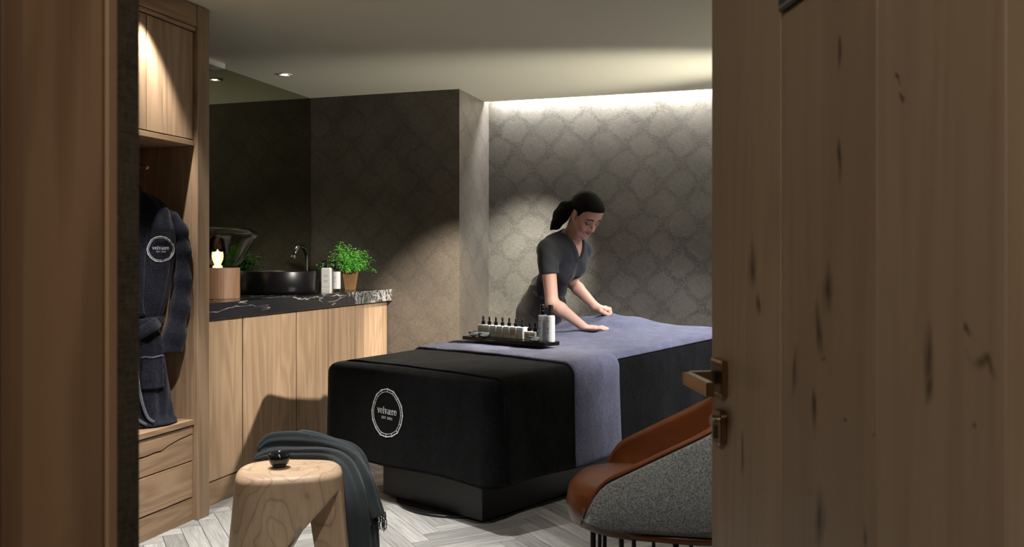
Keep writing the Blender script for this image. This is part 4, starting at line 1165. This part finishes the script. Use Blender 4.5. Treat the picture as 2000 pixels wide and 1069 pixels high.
mb = MB(); mb.tube([(.052,-.0105,.901),(.052,-.0175,.901)], .0090, 20); mb.box((.049,-.0160,.874),(.056,-.0108,.897), bev=.001); mb.build('lock_cylinder', plain('nickel', (.62,.60,.55), .25, metal=1), dr)
u_, D_ = door_u(1530)
sg = MB().box((u_,-.007,CAMH+480/F*D_),(u_+.16,-.0006,CAMH+480/F*D_+.13), bev=.0015).build('door_plaque', plain('dark_plaque', (.020,.022,.024), .35), dr)
MB().box((u_+.003,-.0078,CAMH+480/F*D_+.003),(u_+.157,-.0072,CAMH+480/F*D_+.006)).build('plaque_edge', plain('plaque_rim', (.16,.18,.19), .4), sg)
for z in (.3, 1.1, 1.85):
    MB().lathe([(.001,0),(.008,0),(.008,.09),(.001,.09)], 12, Matrix.Translation((.812,.050,z))).build('hinge', M_BRZ, dr)

# ================================================================== tub chair
CO = cw(.54, 2.54, 0); CR = math.atan2(.215, -.977)+YAW
ch = thing('tub_chair', CO, CR, 'low tub chair with cognac leather inside and grey tweed outside, half behind the door', 'chair')
ml = NT('cognac_leather'); cl = ml.obj(); nl = ml.noise(cl, 5, 4, .6); nf = ml.noise(cl, 160, 3, .6)
ml.set(color=ml.ramp(nl, [(.3,(.090,.025,.008)),(.7,(.170,.050,.014))]), rough=ml.math('MULTIPLY_ADD', nl, .3, .22), spec=.32, coat=.05, coatr=.25); ml.bump(ml.math('ADD', nf, ml.math('MULTIPLY', nl, 3)), .15, .002); ml = ml.m
mt = NT('grey_tweed'); ct = mt.obj(); s3 = mt.n('SeparateXYZ', {0: ct}, out=None)
u_t = mt.math('ADD', s3.outputs[0], s3.outputs[1])
wv = mt.math('MULTIPLY', mt.math('SINE', mt.math('MULTIPLY', mt.math('ADD', u_t, s3.outputs[2]), 2*PI/.0038)), mt.math('SINE', mt.math('MULTIPLY', mt.math('SUBTRACT', mt.math('SUBTRACT', s3.outputs[0], s3.outputs[1]), s3.outputs[2]), 2*PI/.0038)))
nz = mt.noise(ct, 240, 2, .7)
ft = mt.ramp(mt.math('ADD', mt.math('MULTIPLY', wv, .35), nz), [(.40,0),(.62,1)])
mt.set(color=mt.mix(ft, (.018,.020,.021), (.31,.325,.325)), rough=.95, sheen=.2, spec=.1); mt.bump(ft, .5, .002); mt = mt.m
HWID, TIPX, BKX = .275, .300, -.30
def plan(t, inset):
    """t 0..1 from near-side tip round the back to far-side tip; y positive first"""
    hw = HWID-inset; arm = TIPX-0.0; arcL = PI*.5*(hw+abs(BKX)-inset); tot = 2*arm+arcL
    s = t*tot
    if s < arm: return (TIPX-s, hw, 0., 1.)
    if s > tot-arm: return (TIPX-(tot-s), -hw, 0., -1.)
    a = (s-arm)/arcL*PI
    rx = abs(BKX)-inset
    return (-rx*math.sin(a), hw*math.cos(a), -math.sin(a), math.cos(a))
def hgt(x):
    h = .680-.53*x if x > -.05 else .7065+.8*(-.05-x)-1.1*(-.05-x)**2
    e = max(0., (x-.215)/.085)
    return h-.085*e**2.6
def shell(name, i0, i1, zb, dz, mat, rim):
    mb = MB(); nu = 90; prof = []
    def fn(u, v):
        x, y, nx_, ny_ = plan(u, 0); h = hgt(x)-dz
        t = v*4 % 4; 
        th = i1-i0; 
        zb_ = zb+ .022*max(0,(x-.20)/.085)**2
        bul = lambda z: .020*math.sin(PI*min(1,max(0,(z-.36)/(h-.36+.001))))-.014*max(0,(.50-z)/.12)**1.5
        if v < .42: z = zb_+(h-.012-zb_)*v/.42; o = i0
        elif v < .58: a = (v-.42)/.16*PI; z = h-.012+math.sin(a)*rim; o = i0+(th/2)*(1-math.cos(a))
        else: z = h-.012-(h-.012-zb_)*(v-.58)/.42; o = i1
        b = bul(z)
        return (x-(o-b)*nx_, y-(o-b)*ny_, z)
    nv = 40; vs = []; 
    for j in range(nv):
        for i in range(nu): vs.append(fn(i/(nu-1), j/nv))
    fs = []
    for j in range(nv):
        j2 = (j+1) % nv
        for i in range(nu-1): fs.append((j*nu+i, j*nu+i+1, j2*nu+i+1, j2*nu+i))
    fs.append(tuple(j*nu for j in range(nv))); fs.append(tuple(j*nu+nu-1 for j in range(nv))[::-1])
    mb.add(vs, fs, (0,0,0)); return mb.build(name, mat, ch, smooth=True, bevel=0)
shell('outer_shell', 0.0, .014, .412, .012, mt, .004)
shell('inner_shell', .0145, .046, .430, .004, ml, .008)
# leather piping along the rim
mb = MB(); pts = []
for i in range(90):
    x, y, nx_, ny_ = plan(i/89, 0); pts.append((x-.008*nx_, y-.008*ny_, hgt(x)-.012))
mb.tube(pts, .0048, 8); mb.build('piping', ml, ch, smooth=True)
def sup(a, rx, ry, e=2.6):
    c, s = math.cos(a), math.sin(a)
    return rx*math.copysign(abs(c)**(2/e), c), ry*math.copysign(abs(s)**(2/e), s)
def cushion(name, x0, x1, hw, z0, z1, crown, mat, edge=.03, e=2.6):
    cx, rx = (x0+x1)/2, (x1-x0)/2; rings = []; N = 72
    for (k, z) in [(.3,z0),(.85,z0),(.96,z0+edge*.3),(1.0,z0+edge),(1.0,z1-edge),(.975,z1-edge*.35),(.90,z1),(.70,z1+crown*.55),(.45,z1+crown*.85),(.2,z1+crown),(.02,z1+crown)]:
        rings.append(([(cx+sup(2*PI*i/N, rx*k, hw*k, e)[0], sup(2*PI*i/N, rx*k, hw*k, e)[1]) for i in range(N)], z))
    mb = MB(); toploft(mb, rings); return mb.build(name, mat, ch, smooth=True, bevel=0)
st_ = cushion('seat', -.20, .378, .236, .366, .490, .014, ml, .058)
cushion('seat_base', -.262, .30, .262, .378, .412, 0, ml, .012, 2.3)
mb = MB()
pp = [(.02+.30*math.cos(a), .22*math.sin(a), .372+.0) for a in [2*PI*i/48 for i in range(49)]]
M_STEEL = plain('black_steel', (.012,.012,.013), .4, metal=.5)
for i in range(14):
    a = 2*PI*(i+.35)/14; x, y = .03+.27*math.cos(a), .225*math.sin(a)
    m1 = MB(); m1.tube([(x,y,.374),(x,y,.012)], .0062 if i % 3 else .0085, 8); m1.build('leg', M_STEEL, ch, smooth=False)
m1 = MB(); m1.tube([(.03+.27*math.cos(2*PI*i/48), .225*math.sin(2*PI*i/48), .007) for i in range(49)], .0068, 8, cap=False); m1.build('floor_ring', M_STEEL, ch, smooth=True)

# ================================================================== log stool, throw, cup
SO = cw(-.745, 2.875, 0)
v = Vol((-.24,-.24,-.02),(.24,.24,.48), .004)
def trunk(P):
    x, y, z = P[...,0], P[...,1], P[...,2]
    h = np.clip(z/.45, 0, 1); rx = .213-.042*h; ry = .180-.036*h
    c, s_ = math.cos(.25), math.sin(.25)
    xr, yr = x*c+y*s_, -x*s_+y*c
    q = (np.abs(xr/rx)**3.0+np.abs(yr/ry)**3.0)**(1/3.0)
    dr_ = (q-1)*np.minimum(rx, ry); dz = z-.45
    e = .024; a = np.maximum(dr_+e, 0); b = np.maximum(dz+e, 0)
    top = np.sqrt(a*a+b*b)-e+np.minimum(np.maximum(dr_+e, dz+e), 0)
    return np.maximum(top, -z)
v.fn((-.3,-.3,-.1),(.3,.3,.5), trunk, .0001, 'add')
def cut1(P):
    x, y, z = P[...,0], P[...,1], P[...,2]
    d1 = (z-(.416+(x-.20)*1.11))/1.494; d2 = y-(-.03-.25*(x-.1))
    return np.maximum(d1, d2)
def cut2(P):
    x, y, z = P[...,0], P[...,1], P[...,2]
    d1 = (z-(.300+(x-.072)*1.7))/1.97; d2 = x-(.070+(.300-z)*.16)
    return np.maximum(d1, d2)
def cut3(P):                                    # opening through the left flank, seen from the side
    x, y, z = P[...,0], P[...,1], P[...,2]
    d1 = (z-(.26-(np.abs(y-.02))*2.2))/2.4
    return np.maximum(d1, x-.02)
v.fn((-.3,-.3,-.1),(.3,.3,.5), cut1, .0035, 'sub')
v.fn((-.3,-.3,-.1),(.3,.3,.5), cut2, .0035, 'sub')
V, Fq = v.mesh()
msn = NT('cedar_log'); co = msn.obj()
sx = msn.vm('MULTIPLY', co, (1.0, 1.0, .55))
w_n = msn.noise(msn.vm('ADD', sx, (3.3,1.2,.4)), 4.2, 2, .45, .25)
ph = msn.math('FRACT', msn.math('MULTIPLY', w_n, 15))
line = msn.ramp(ph, [(.0, .25), (.55, .0), (.84, .15), (.95, 1.0), (1.0, .3)])
fine = msn.noise(msn.vm('MULTIPLY', co, (1,1,.06)), 120, 3, .6)
colr = msn.mix(msn.ramp(w_n, [(.35,0),(.65,1)]), (.46,.33,.22), (.36,.245,.155))
colr = msn.mix(msn.math('MULTIPLY', line, .6), colr, (.18,.095,.048))
colr = msn.mix(.35, colr, msn.ramp(fine, [(.3,.65),(.7,1.15)]), 'MULTIPLY')
vo = msn.n('TexVoronoi', {'Vector': msn.vm('ADD', msn.vm('MULTIPLY', co, (1,1,.7)), (.13,.02,.31)), 'Scale': 6.0}, out=0)
colr = msn.mix(msn.math('MULTIPLY', msn.ramp(vo, [(.05,1),(.11,0)]), .7), colr, (.10,.055,.03))
s3_ = msn.n('SeparateXYZ', {0: co}, out=2)
msn.set(color=colr, rough=.5, spec=.3); msn.bump(msn.math('ADD', fine, line), .15, .003)
so = np_mesh('log_stool', V, Fq, msn.m, smoothing=2); so.location = SO+Vector((0,0,.0)); so.rotation_euler = (0,0,YAW)
tag(so, 'pale cedar log stool with triangular cut-outs between its feet', 'stool')

cu = thing('cup', cw(-.779, 2.872, .4515), YAW, 'small glossy black cup standing on the log stool', 'cup')
MB().lathe([(.001,.0),(.018,.0),(.020,.003),(.029,.012),(.0345,.026),(.0360,.046),(.0340,.0465),(.0325,.027),(.027,.015),(.018,.007),(.001,.005)], 40, cap=False).build('cup_wall', plain('black_glaze', (.008,.008,.009), .08, spec=.6), cu, smooth=True)
mb = MB(); pts = [(.034+.0,.012,.044),(.050,.016,.043),(.056,.017,.034),(.050,.016,.022),(.032,.012,.017)]
cu_h = mb.tube([(-.0,-.0365,.044),(.004,-.052,.045),(.006,-.056,.036),(.004,-.050,.024),(0,-.033,.016)], .0035, 8); 

mth = NT('charcoal_linen'); ctn = mth.obj(); wv = mth.noise(ctn, 420, 2, .7); fo_ = mth.noise(mth.vm('MULTIPLY', ctn, (1,1,.4)), 20, 3, .6)
mth.set(color=mth.mix(wv, (.015,.019,.021), (.038,.046,.050)), rough=.9, sheen=.15, spec=.12); mth.bump(mth.math('ADD', wv, mth.math('MULTIPLY', fo_, 2.5)), .55, .004); mth = mth.m
th = thing('throw_blanket', SO+Vector((.05,0,.0)), 0, 'charcoal linen throw with a fringe, draped over the back and side of the log stool', 'throw')
tho = th.location
def fold(path, rads, seed, nf=5, flat=.55, amp=.16, twist=0.6):
    """thick gathered length of cloth with rounded pleats running along it"""
    P = [pw(*p)-tho for p in path]
    # catmull
    pts = []; rr = []
    for i in range(len(P)-1):
        p0, p1, p2, p3 = P[max(i-1,0)], P[i], P[i+1], P[min(i+2,len(P)-1)]
        for k in range(10):
            t = k/10; t2, t3 = t*t, t*t*t
            pts.append(.5*((2*p1)+(-p0+p2)*t+(2*p0-5*p1+4*p2-p3)*t2+(-p0+3*p1-3*p2+p3)*t3)); rr.append(rads[i]+(rads[i+1]-rads[i])*t)
    pts.append(P[-1]); rr.append(rads[-1])
    mb = MB(); n = len(pts); S = 72; vs = []; fs = []
    view = Vector((-SA, CA, 0))
    for i in range(n):
        t = (pts[min(i+1,n-1)]-pts[max(i-1,0)]).normalized(); side = t.cross(view).normalized(); dep = side.cross(t).normalized()
        s_ = i/n
        endc = min(1, (i+1)/4)**.5
        for k in range(S):
            a = 2*PI*k/S; w = 1+amp*math.sin(nf*a+seed+twist*s_*5+.6*math.sin(s_*7+seed))+amp*.5*math.sin((nf*2+1)*a+seed*2-s_*4)
            r_ = rr[i]*w*endc
            vs.append(pts[i]+side*r_*math.cos(a)+dep*r_*flat*math.sin(a))
    for i in range(n-1):
        for k in range(S): fs.append((i*S+k, i*S+(k+1)%S, (i+1)*S+(k+1)%S, (i+1)*S+k))
    fs.append(tuple(range(S))[::-1]); fs.append(tuple((n-1)*S+k for k in range(S)))
    mb.add(vs, fs, (0,0,0)); return mb, pts
mA, _ = fold([(497,897,2.99),(530,889,3.0),(580,888,3.0),(640,891,2.99),(672,912,2.95),(690,960,2.90),(696,1010,2.88),(698,1060,2.88),(698,1120,2.88)], [.010,.020,.022,.024,.032,.036,.038,.040,.042], .4, 3, .62, .16)
mA.build('cloth_fold', mth, th, smooth=True)
mB, _ = fold([(503,882,3.08),(530,868,3.10),(578,868,3.10),(640,876,3.09),(684,897,3.05),(710,940,3.0),(724,985,2.98),(733,1012,2.97)], [.008,.034,.040,.032,.036,.040,.038,.035], 2.1, 3, .6, .17)
mB.build('cloth_fold', mth, th, smooth=True)
mC, _ = fold([(545,872,3.12),(592,857,3.13),(650,870,3.11),(690,890,3.06),(706,940,3.02),(712,1000,3.0),(716,1060,3.0),(716,1110,3.0)], [.006,.034,.030,.032,.034,.036,.038,.040], 4.0, 3, .6, .18)
mC.build('cloth_fold', mth, th, smooth=True)
mb = MB(); rf = random.Random(8)
for k in range(90):
    t = rf.random(); q = pw(701+t*52, 1022-14*t+rf.uniform(-3,3), 2.97+rf.uniform(-.02,.03))-tho
    ln = rf.uniform(.03,.06); pts = [q+Vector((0,0,.012))]
    for i in range(4): pts.append(pts[-1]+Vector((rf.uniform(-.006,.008), rf.uniform(-.005,.005), -ln/4)))
    mb.tube(pts, .0011, 4)
mb.build('fringe', mth, th, fixn=False); mb = MB()
for k in range(60):
    t = rf.random(); q = pw(690+t*40, 1108, 2.99+rf.uniform(-.02,.02))-tho; pts = [q]
    for i in range(3): pts.append(pts[-1]+Vector((rf.uniform(-.006,.006), rf.uniform(-.005,.005), -.015)))
    mb.tube(pts, .0011, 4)
mb.build('fringe', mth, th, fixn=False)

# ================================================================== bathrobe
RO = cw(-1.600, 3.655, 0); RR = YAW+.38
rb = thing('bathrobe', RO, RR, 'dark blue grey terry bathrobe with a white round emblem hanging in the wardrobe niche', 'bathrobe')
M_ROBE = terry('robe_terry', (.021,.0225,.036), (.005,.0055,.010), 230, 1.0, .12, .30, .95, .004)
KU = 3.66/F/math.cos(.0)
def U(px, py): return ((px-268)*KU, CAMH+(HOR-py)*KU)
v = Vol((-.24,-.14,.44),(.27,.14,1.46), .0045)
def pr2(px, py): u, z = U(px, py); return (u, 0., z)
def rob(P):
    u, w, z = P[...,0], P[...,1], P[...,2]
    zz = np.array([.44,.50,.62,.75,.86,.90,1.0,1.15,1.28,1.36,1.41,1.44]); hwv = np.array([.135,.138,.126,.110,.092,.104,.128,.150,.152,.135,.085,.02]); dp = np.array([.10,.095,.085,.075,.062,.065,.072,.08,.082,.07,.055,.02])
    hw = np.interp(z, zz, hwv); d = np.interp(z, zz, dp)
    ph = np.arctan2(w/d, u/hw)
    f = 1+.05*np.sin(ph*7+z*6)*np.clip((1.0-z)*1.6+.35,.3,1.2)+.03*np.sin(ph*12-z*9+1)
    q = (np.abs(u/hw)**2.4+np.abs(w/d)**2.4)**(1/2.4)
    return (q-f)*d*.8
v.fn((-.3,-.2,.4),(.3,.2,1.5), rob, .001, 'add')
v.ell((.02,-.02,.452), (.135,.11,.014), k=.03)
u1, z1 = U(282, 690); 
V1, F1 = v.mesh()
robe_d = v
rbody = np_mesh('robe_body', V1, F1, M_ROBE, rb, smoothing=1)
def surf(u, z):
    i = int((u-v.lo[0])/v.h); k = int((z-v.lo[2])/v.h)
    col = robe_d.d[i, :, k]; ins_ = np.argwhere(col < 0)
    return (robe_d.lo[1]+robe_d.h*ins_[0][0]) if len(ins_) else 0.
v2 = Vol((.02,-.12,.66),(.27,.12,1.42), .0045)
def U2(px, py): u, z = U(px, py); return (u, -.0, z)
sl = [((.140,.015,1.325),.032),((.172,.018,1.27),.030),((.186,.018,1.18),.028),((.184,.014,1.06),.032),((.173,.008,.94),.038),((.152,-.004,.82),.042),((.140,-.010,.742),.043)]
v2.chain([a for a, b in sl], [b for a, b in sl], .03)
v2.fn((.02,-.12,.60),(.3,.12,.80), lambda P: P[...,2]*0+(.752-P[...,2]) , .004, 'int') if False else None
def wr(P):
    z = P[...,2]; return np.maximum(.745-z, -10)
sub = v2.win((.0,-.2,.6),(.3,.2,1.5))
v2.d = np.maximum(v2.d, np.broadcast_to((.745-(v2.lo[2]+v2.h*np.arange(v2.n[2])))[None,None,:], v2.d.shape))
X_, Y_, Z_ = np.meshgrid(*[v2.lo[i]+v2.h*np.arange(v2.n[i]) for i in range(3)], indexing='ij')
v2.d += .0010*np.sin(Z_*34+X_*60+2*np.sin(Z_*13))*(np.sin(Z_*7)**2+.2)
V2, F2 = v2.mesh(); slv = np_mesh('sleeve', V2, F2, M_ROBE, rb, smoothing=1)
# lapel: a long thick band from the neck to the belt, front edges of the skirt below it
M_PIPE = terry('piping_grey', (.10,.11,.14), None, 300, .4)
def band(name, pts, w, th, parent=rb):
    mb = MB(); P = []
    for (u, z, off) in pts: P.append(Vector((u, surf(u, z)-off, z)))
    pts2 = []
    for i in range(len(P)-1):
        p0, p1, p2, p3 = P[max(i-1,0)], P[i], P[i+1], P[min(i+2,len(P)-1)]
        for k in range(5):
            t = k/5; t2, t3 = t*t, t*t*t; pts2.append(.5*((2*p1)+(-p0+p2)*t+(2*p0-5*p1+4*p2-p3)*t2+(-p0+3*p1-3*p2+p3)*t3))
    pts2.append(P[-1]); pr_ = [(th/w*math.copysign(abs(math.sin(a))**.6, math.sin(a)), math.copysign(abs(math.cos(a))**.6, math.cos(a))) for a in [2*PI*k/20 for k in range(20)]]
    mb.tube(pts2, w, pid=(0,0,0), prof=pr_, up=(0,-1,0)); return mb.build(name, M_PIPE if name == 'front_edge' else M_ROBE, parent, smooth=True)
band('lapel', [(.035,1.385,-.004),(.022,1.30,.002),(.004,1.17,.004),(-.002,1.02,.006),(-.008,.90,.008)], .034, .009)
band('lapel', [(-.06,1.40,-.008),(-.07,1.30,.002),(-.05,1.17,.003),(-.02,1.02,.004),(.0,.90,.005)], .038, .009)
# belt
def belt_ring(z0, tilt, w, th, lab='belt'):
    mb = MB(); pts = []
    for k in range(61):
        a = PI+PI*k/60 if False else 2*PI*k/60
        pts.append((.100*math.cos(a), .073*math.sin(a), z0+tilt*math.cos(a)))
    pr_ = [(th/w*math.cos(a), math.copysign(abs(math.sin(a))**.6, math.sin(a))) for a in [2*PI*k/16 for k in range(16)]]
    vs = []
    for k in range(60):
        a = 2*PI*k/60; nx_, ny_ = math.cos(a), math.sin(a)
        for (o_, h_) in pr_: vs.append(((.100+o_*w)*nx_, (.073+o_*w)*ny_, z0+tilt*nx_+h_*w))
    S = 16; fs = [(k*S+j, k*S+(j+1)%S, ((k+1)%60)*S+(j+1)%S, ((k+1)%60)*S+j) for k in range(60) for j in range(S)]
    mb.add(vs, fs, (0,0,0)); return mb.build(lab, M_ROBE, rb, smooth=True)
bl = belt_ring(.873, .012, .022, .012)
mb = MB(); mb.tube([(-.05,-.082,.800),(.0,-.098,.828),(.05,-.094,.858),(.086,-.062,.880)], .026, pid=(0,0,0), prof=[(.45*math.cos(a), math.sin(a)) for a in [2*PI*k/16 for k in range(16)]], up=(0,-1,0)); mb.build('belt_loop', M_ROBE, bl, smooth=True)
band('front_edge', [(.010,.84,.004),(.004,.75,.004),(.008,.65,.005),(.022,.56,.006),(.045,.49,.010),(.070,.468,.012)], .006, .005)
band('front_edge', [(-.012,.84,.004),(-.020,.72,.004),(-.016,.60,.006),(-.004,.50,.010),(.04,.462,.016)], .006, .005)
# pocket with pale stitched edge
mb = MB(); N = 10
for (z0, z1) in ((.735,.745),):
    pass
pk = [(u, z) for u, z in [(.020+.010*i, .0) for i in range(9)]]
vs = []; nz_ = 14
for j in range(nz_+1):
    z = .60+(.735-.60)*j/nz_
    for i in range(10):
        u = .022+.085*i/9; vs.append((u, surf(u, z)-.006, z))
fs = [(j*10+i, j*10+i+1, (j+1)*10+i+1, (j+1)*10+i) for j in range(nz_) for i in range(9)]
mb.add(vs, fs, (0,0,0)); mb.build('pocket', M_ROBE, rb, smooth=True, solid=.006, solid_off=1, fixn=False)
mb = MB(); mb.tube([(.022+.085*i/9, surf(.022+.085*i/9, .735)-.014, .735+.002*math.sin(i)) for i in range(10)], .004, 8); mb.build('pocket_piping', M_PIPE, rb, smooth=True)
eu, ez_ = U(317, 487)
def rp(u, vv, h):
    uu, zz = eu-.010+u, ez_+vv
    s_ = np.mean([surf(uu+a, zz+b) for a in (-.004,.004) for b in (-.004,.004)])
    return (uu, s_-.007-h, zz)
mb = MB(); emblem(mb, .053, rp, .0015); mb.build('embroidered_emblem', M_WTH, rb)
ur = [(0,0,1.43),(0,0,1.47),(.010,-.0,1.50),(.02,-.0,1.515)]
mb = MB(); mb.tube([(0,0,1.42),(.0,0,1.47),(.008,0,1.53),(.02,.0,1.552),(.035,.0,1.54)], .004, 8); mb.build('hanging_loop', M_ROBE, rb)
# ================================================================== light, camera
def spot(name, loc, tgt, watts, ang, blend, color=(1,.84,.66), r=.02):
    l = bpy.data.lights.new(name, 'SPOT'); l.energy = watts; l.spot_size = math.radians(ang); l.spot_blend = blend; l.color = color; l.shadow_soft_size = r
    o = bpy.data.objects.new(name, l); COL.objects.link(o); o.location = loc
    o.rotation_euler = (Vector(tgt)-Vector(loc)).to_track_quat('-Z', 'Y').to_euler(); return o
def area(name, loc, tgt, watts, sx, sy, color=(1,.9,.78), spread=180):
    l = bpy.data.lights.new(name, 'AREA'); l.energy = watts; l.shape = 'RECTANGLE'; l.size = sx; l.size_y = sy; l.color = color; l.spread = math.radians(spread)
    o = bpy.data.objects.new(name, l); COL.objects.link(o); o.location = loc
    o.rotation_euler = (Vector(tgt)-Vector(loc)).to_track_quat('-Z', 'Y').to_euler(); return o
# slot light above the far wall
area('slot_light', ((-2.0+XR)/2, YB-.05, ZC+.09), ((-2.0+XR)/2, YB-.047, 0), 60, 3.5, .05, (.98,.99,1))
# ledge and fill lights added on the unseen right wall to brighten the ceiling
struct(MB().box((XR-.16,1.2,1.44),(XR-.001,5.5,1.46)).box((XR-.16,1.2,1.46),(XR-.145,5.5,1.50)).build('fill_ledge', M_CEIL))
area('ceiling_fill_area', (XR-.08,4.7,1.48), (XR-.40,4.8,2.6), 16, .12, 2.0, (1,.96,.82))
spot('ceiling_fill_spot', (XR-.10,5.0,1.50), (-2.1,5.15,2.32), 800, 33, 1.0, (1,.95,.82), .05)
WARM = (1,.88,.74)
spot('spot_wardrobe', (-2.34,2.84,2.255), (-2.40,2.86,0), 66, 66, .5, (1,.93,.83), .012)
spot('spot_robe', (-1.55,2.2,2.25), (-2.72,2.95,.62), 110, 26, .6, (1,.92,.84))
spot('spot_vanity', (-2.85,4.55,2.25), (-2.84,4.56,0), 20, 70, .7, WARM)
spot('spot_niche', (-1.1,3.9,2.25), (-2.10,5.3,.66), 780, 33, 1.0, (1,.88,.72))
spot('spot_far_wall', (-1.15,4.35,2.25), (-1.74,5.9,1.02), 470, 32, 1.0, (1,.98,.90))
spot('spot_cabinet', (1.35,3.55,2.2), (-2.5,4.30,.78), 800, 34, .8, (1,.93,.82), .07)
spot('spot_table', (.15,3.2,2.25), (-.45,4.6,.7), 210, 50, .8, (.98,.97,1.0))
spot('spot_table_head', (.5,4.1,2.25), (-.55,5.1,.75), 125, 50, .8, (.97,.96,1.0))
spot('tray_fill', (-.75,4.05,2.25), tuple(traypt(0,0,.03)), 150, 17, .9, (1,1,.98), .012)  # extra narrow spot, put in to brighten the bottles
spot('stool_fill', (-.55,1.15,2.25), (-1.45,2.6,.3), 75, 30, .9, (1,.95,.86))  # added fill for the stool's otherwise unlit front
spot('spot_entry', (-1.72,2.70,2.25), (-1.74,2.76,.0), 190, 62, .7, (1,.98,.94))
spot('spot_chair', (-.1,1.5,2.25), (-.15,2.9,.2), 72, 66, .7, (1,.93,.84))
area('corridor_lamp', (-.5,-.7,2.3), (.0,.9,1.0), 19, .6, .6, (1,.90,.76))
area('jamb_fill', (1.0,-.4,2.0), (-.6,.6,1.1), 4, .5, .5, (1,.88,.74))  # unseen extra light, added to lift the dark left jamb
w = bpy.data.worlds.new('World'); sc.world = w; w.use_nodes = True
w.node_tree.nodes['Background'].inputs[0].default_value = (.5,.46,.40,1); w.node_tree.nodes['Background'].inputs[1].default_value = .03
cam = bpy.data.cameras.new('Camera'); co_ = bpy.data.objects.new('Camera', cam); COL.objects.link(co_)
cam.sensor_width = 36; cam.lens = F/2000*36; cam.shift_y = -(534.5-HOR)/2000; cam.clip_start = .02
co_.location = (0,0,CAMH); co_.rotation_euler = (PI/2, 0, YAW)
cam.dof.use_dof = True; cam.dof.focus_distance = 4.2; cam.dof.aperture_fstop = 9
sc.camera = co_
vs_ = sc.view_settings; vs_.view_transform = 'Standard'; vs_.look = 'None'; vs_.exposure = 0.3; vs_.gamma = 1.0; vs_.use_curve_mapping = False
sc.cycles.use_denoising = True
sc.cycles.max_bounces = 8; sc.cycles.transparent_max_bounces = 12; sc.cycles.transmission_bounces = 10
sc.cycles.caustics_reflective = False; sc.cycles.caustics_refractive = False
sc.cycles.sample_clamp_indirect = 4
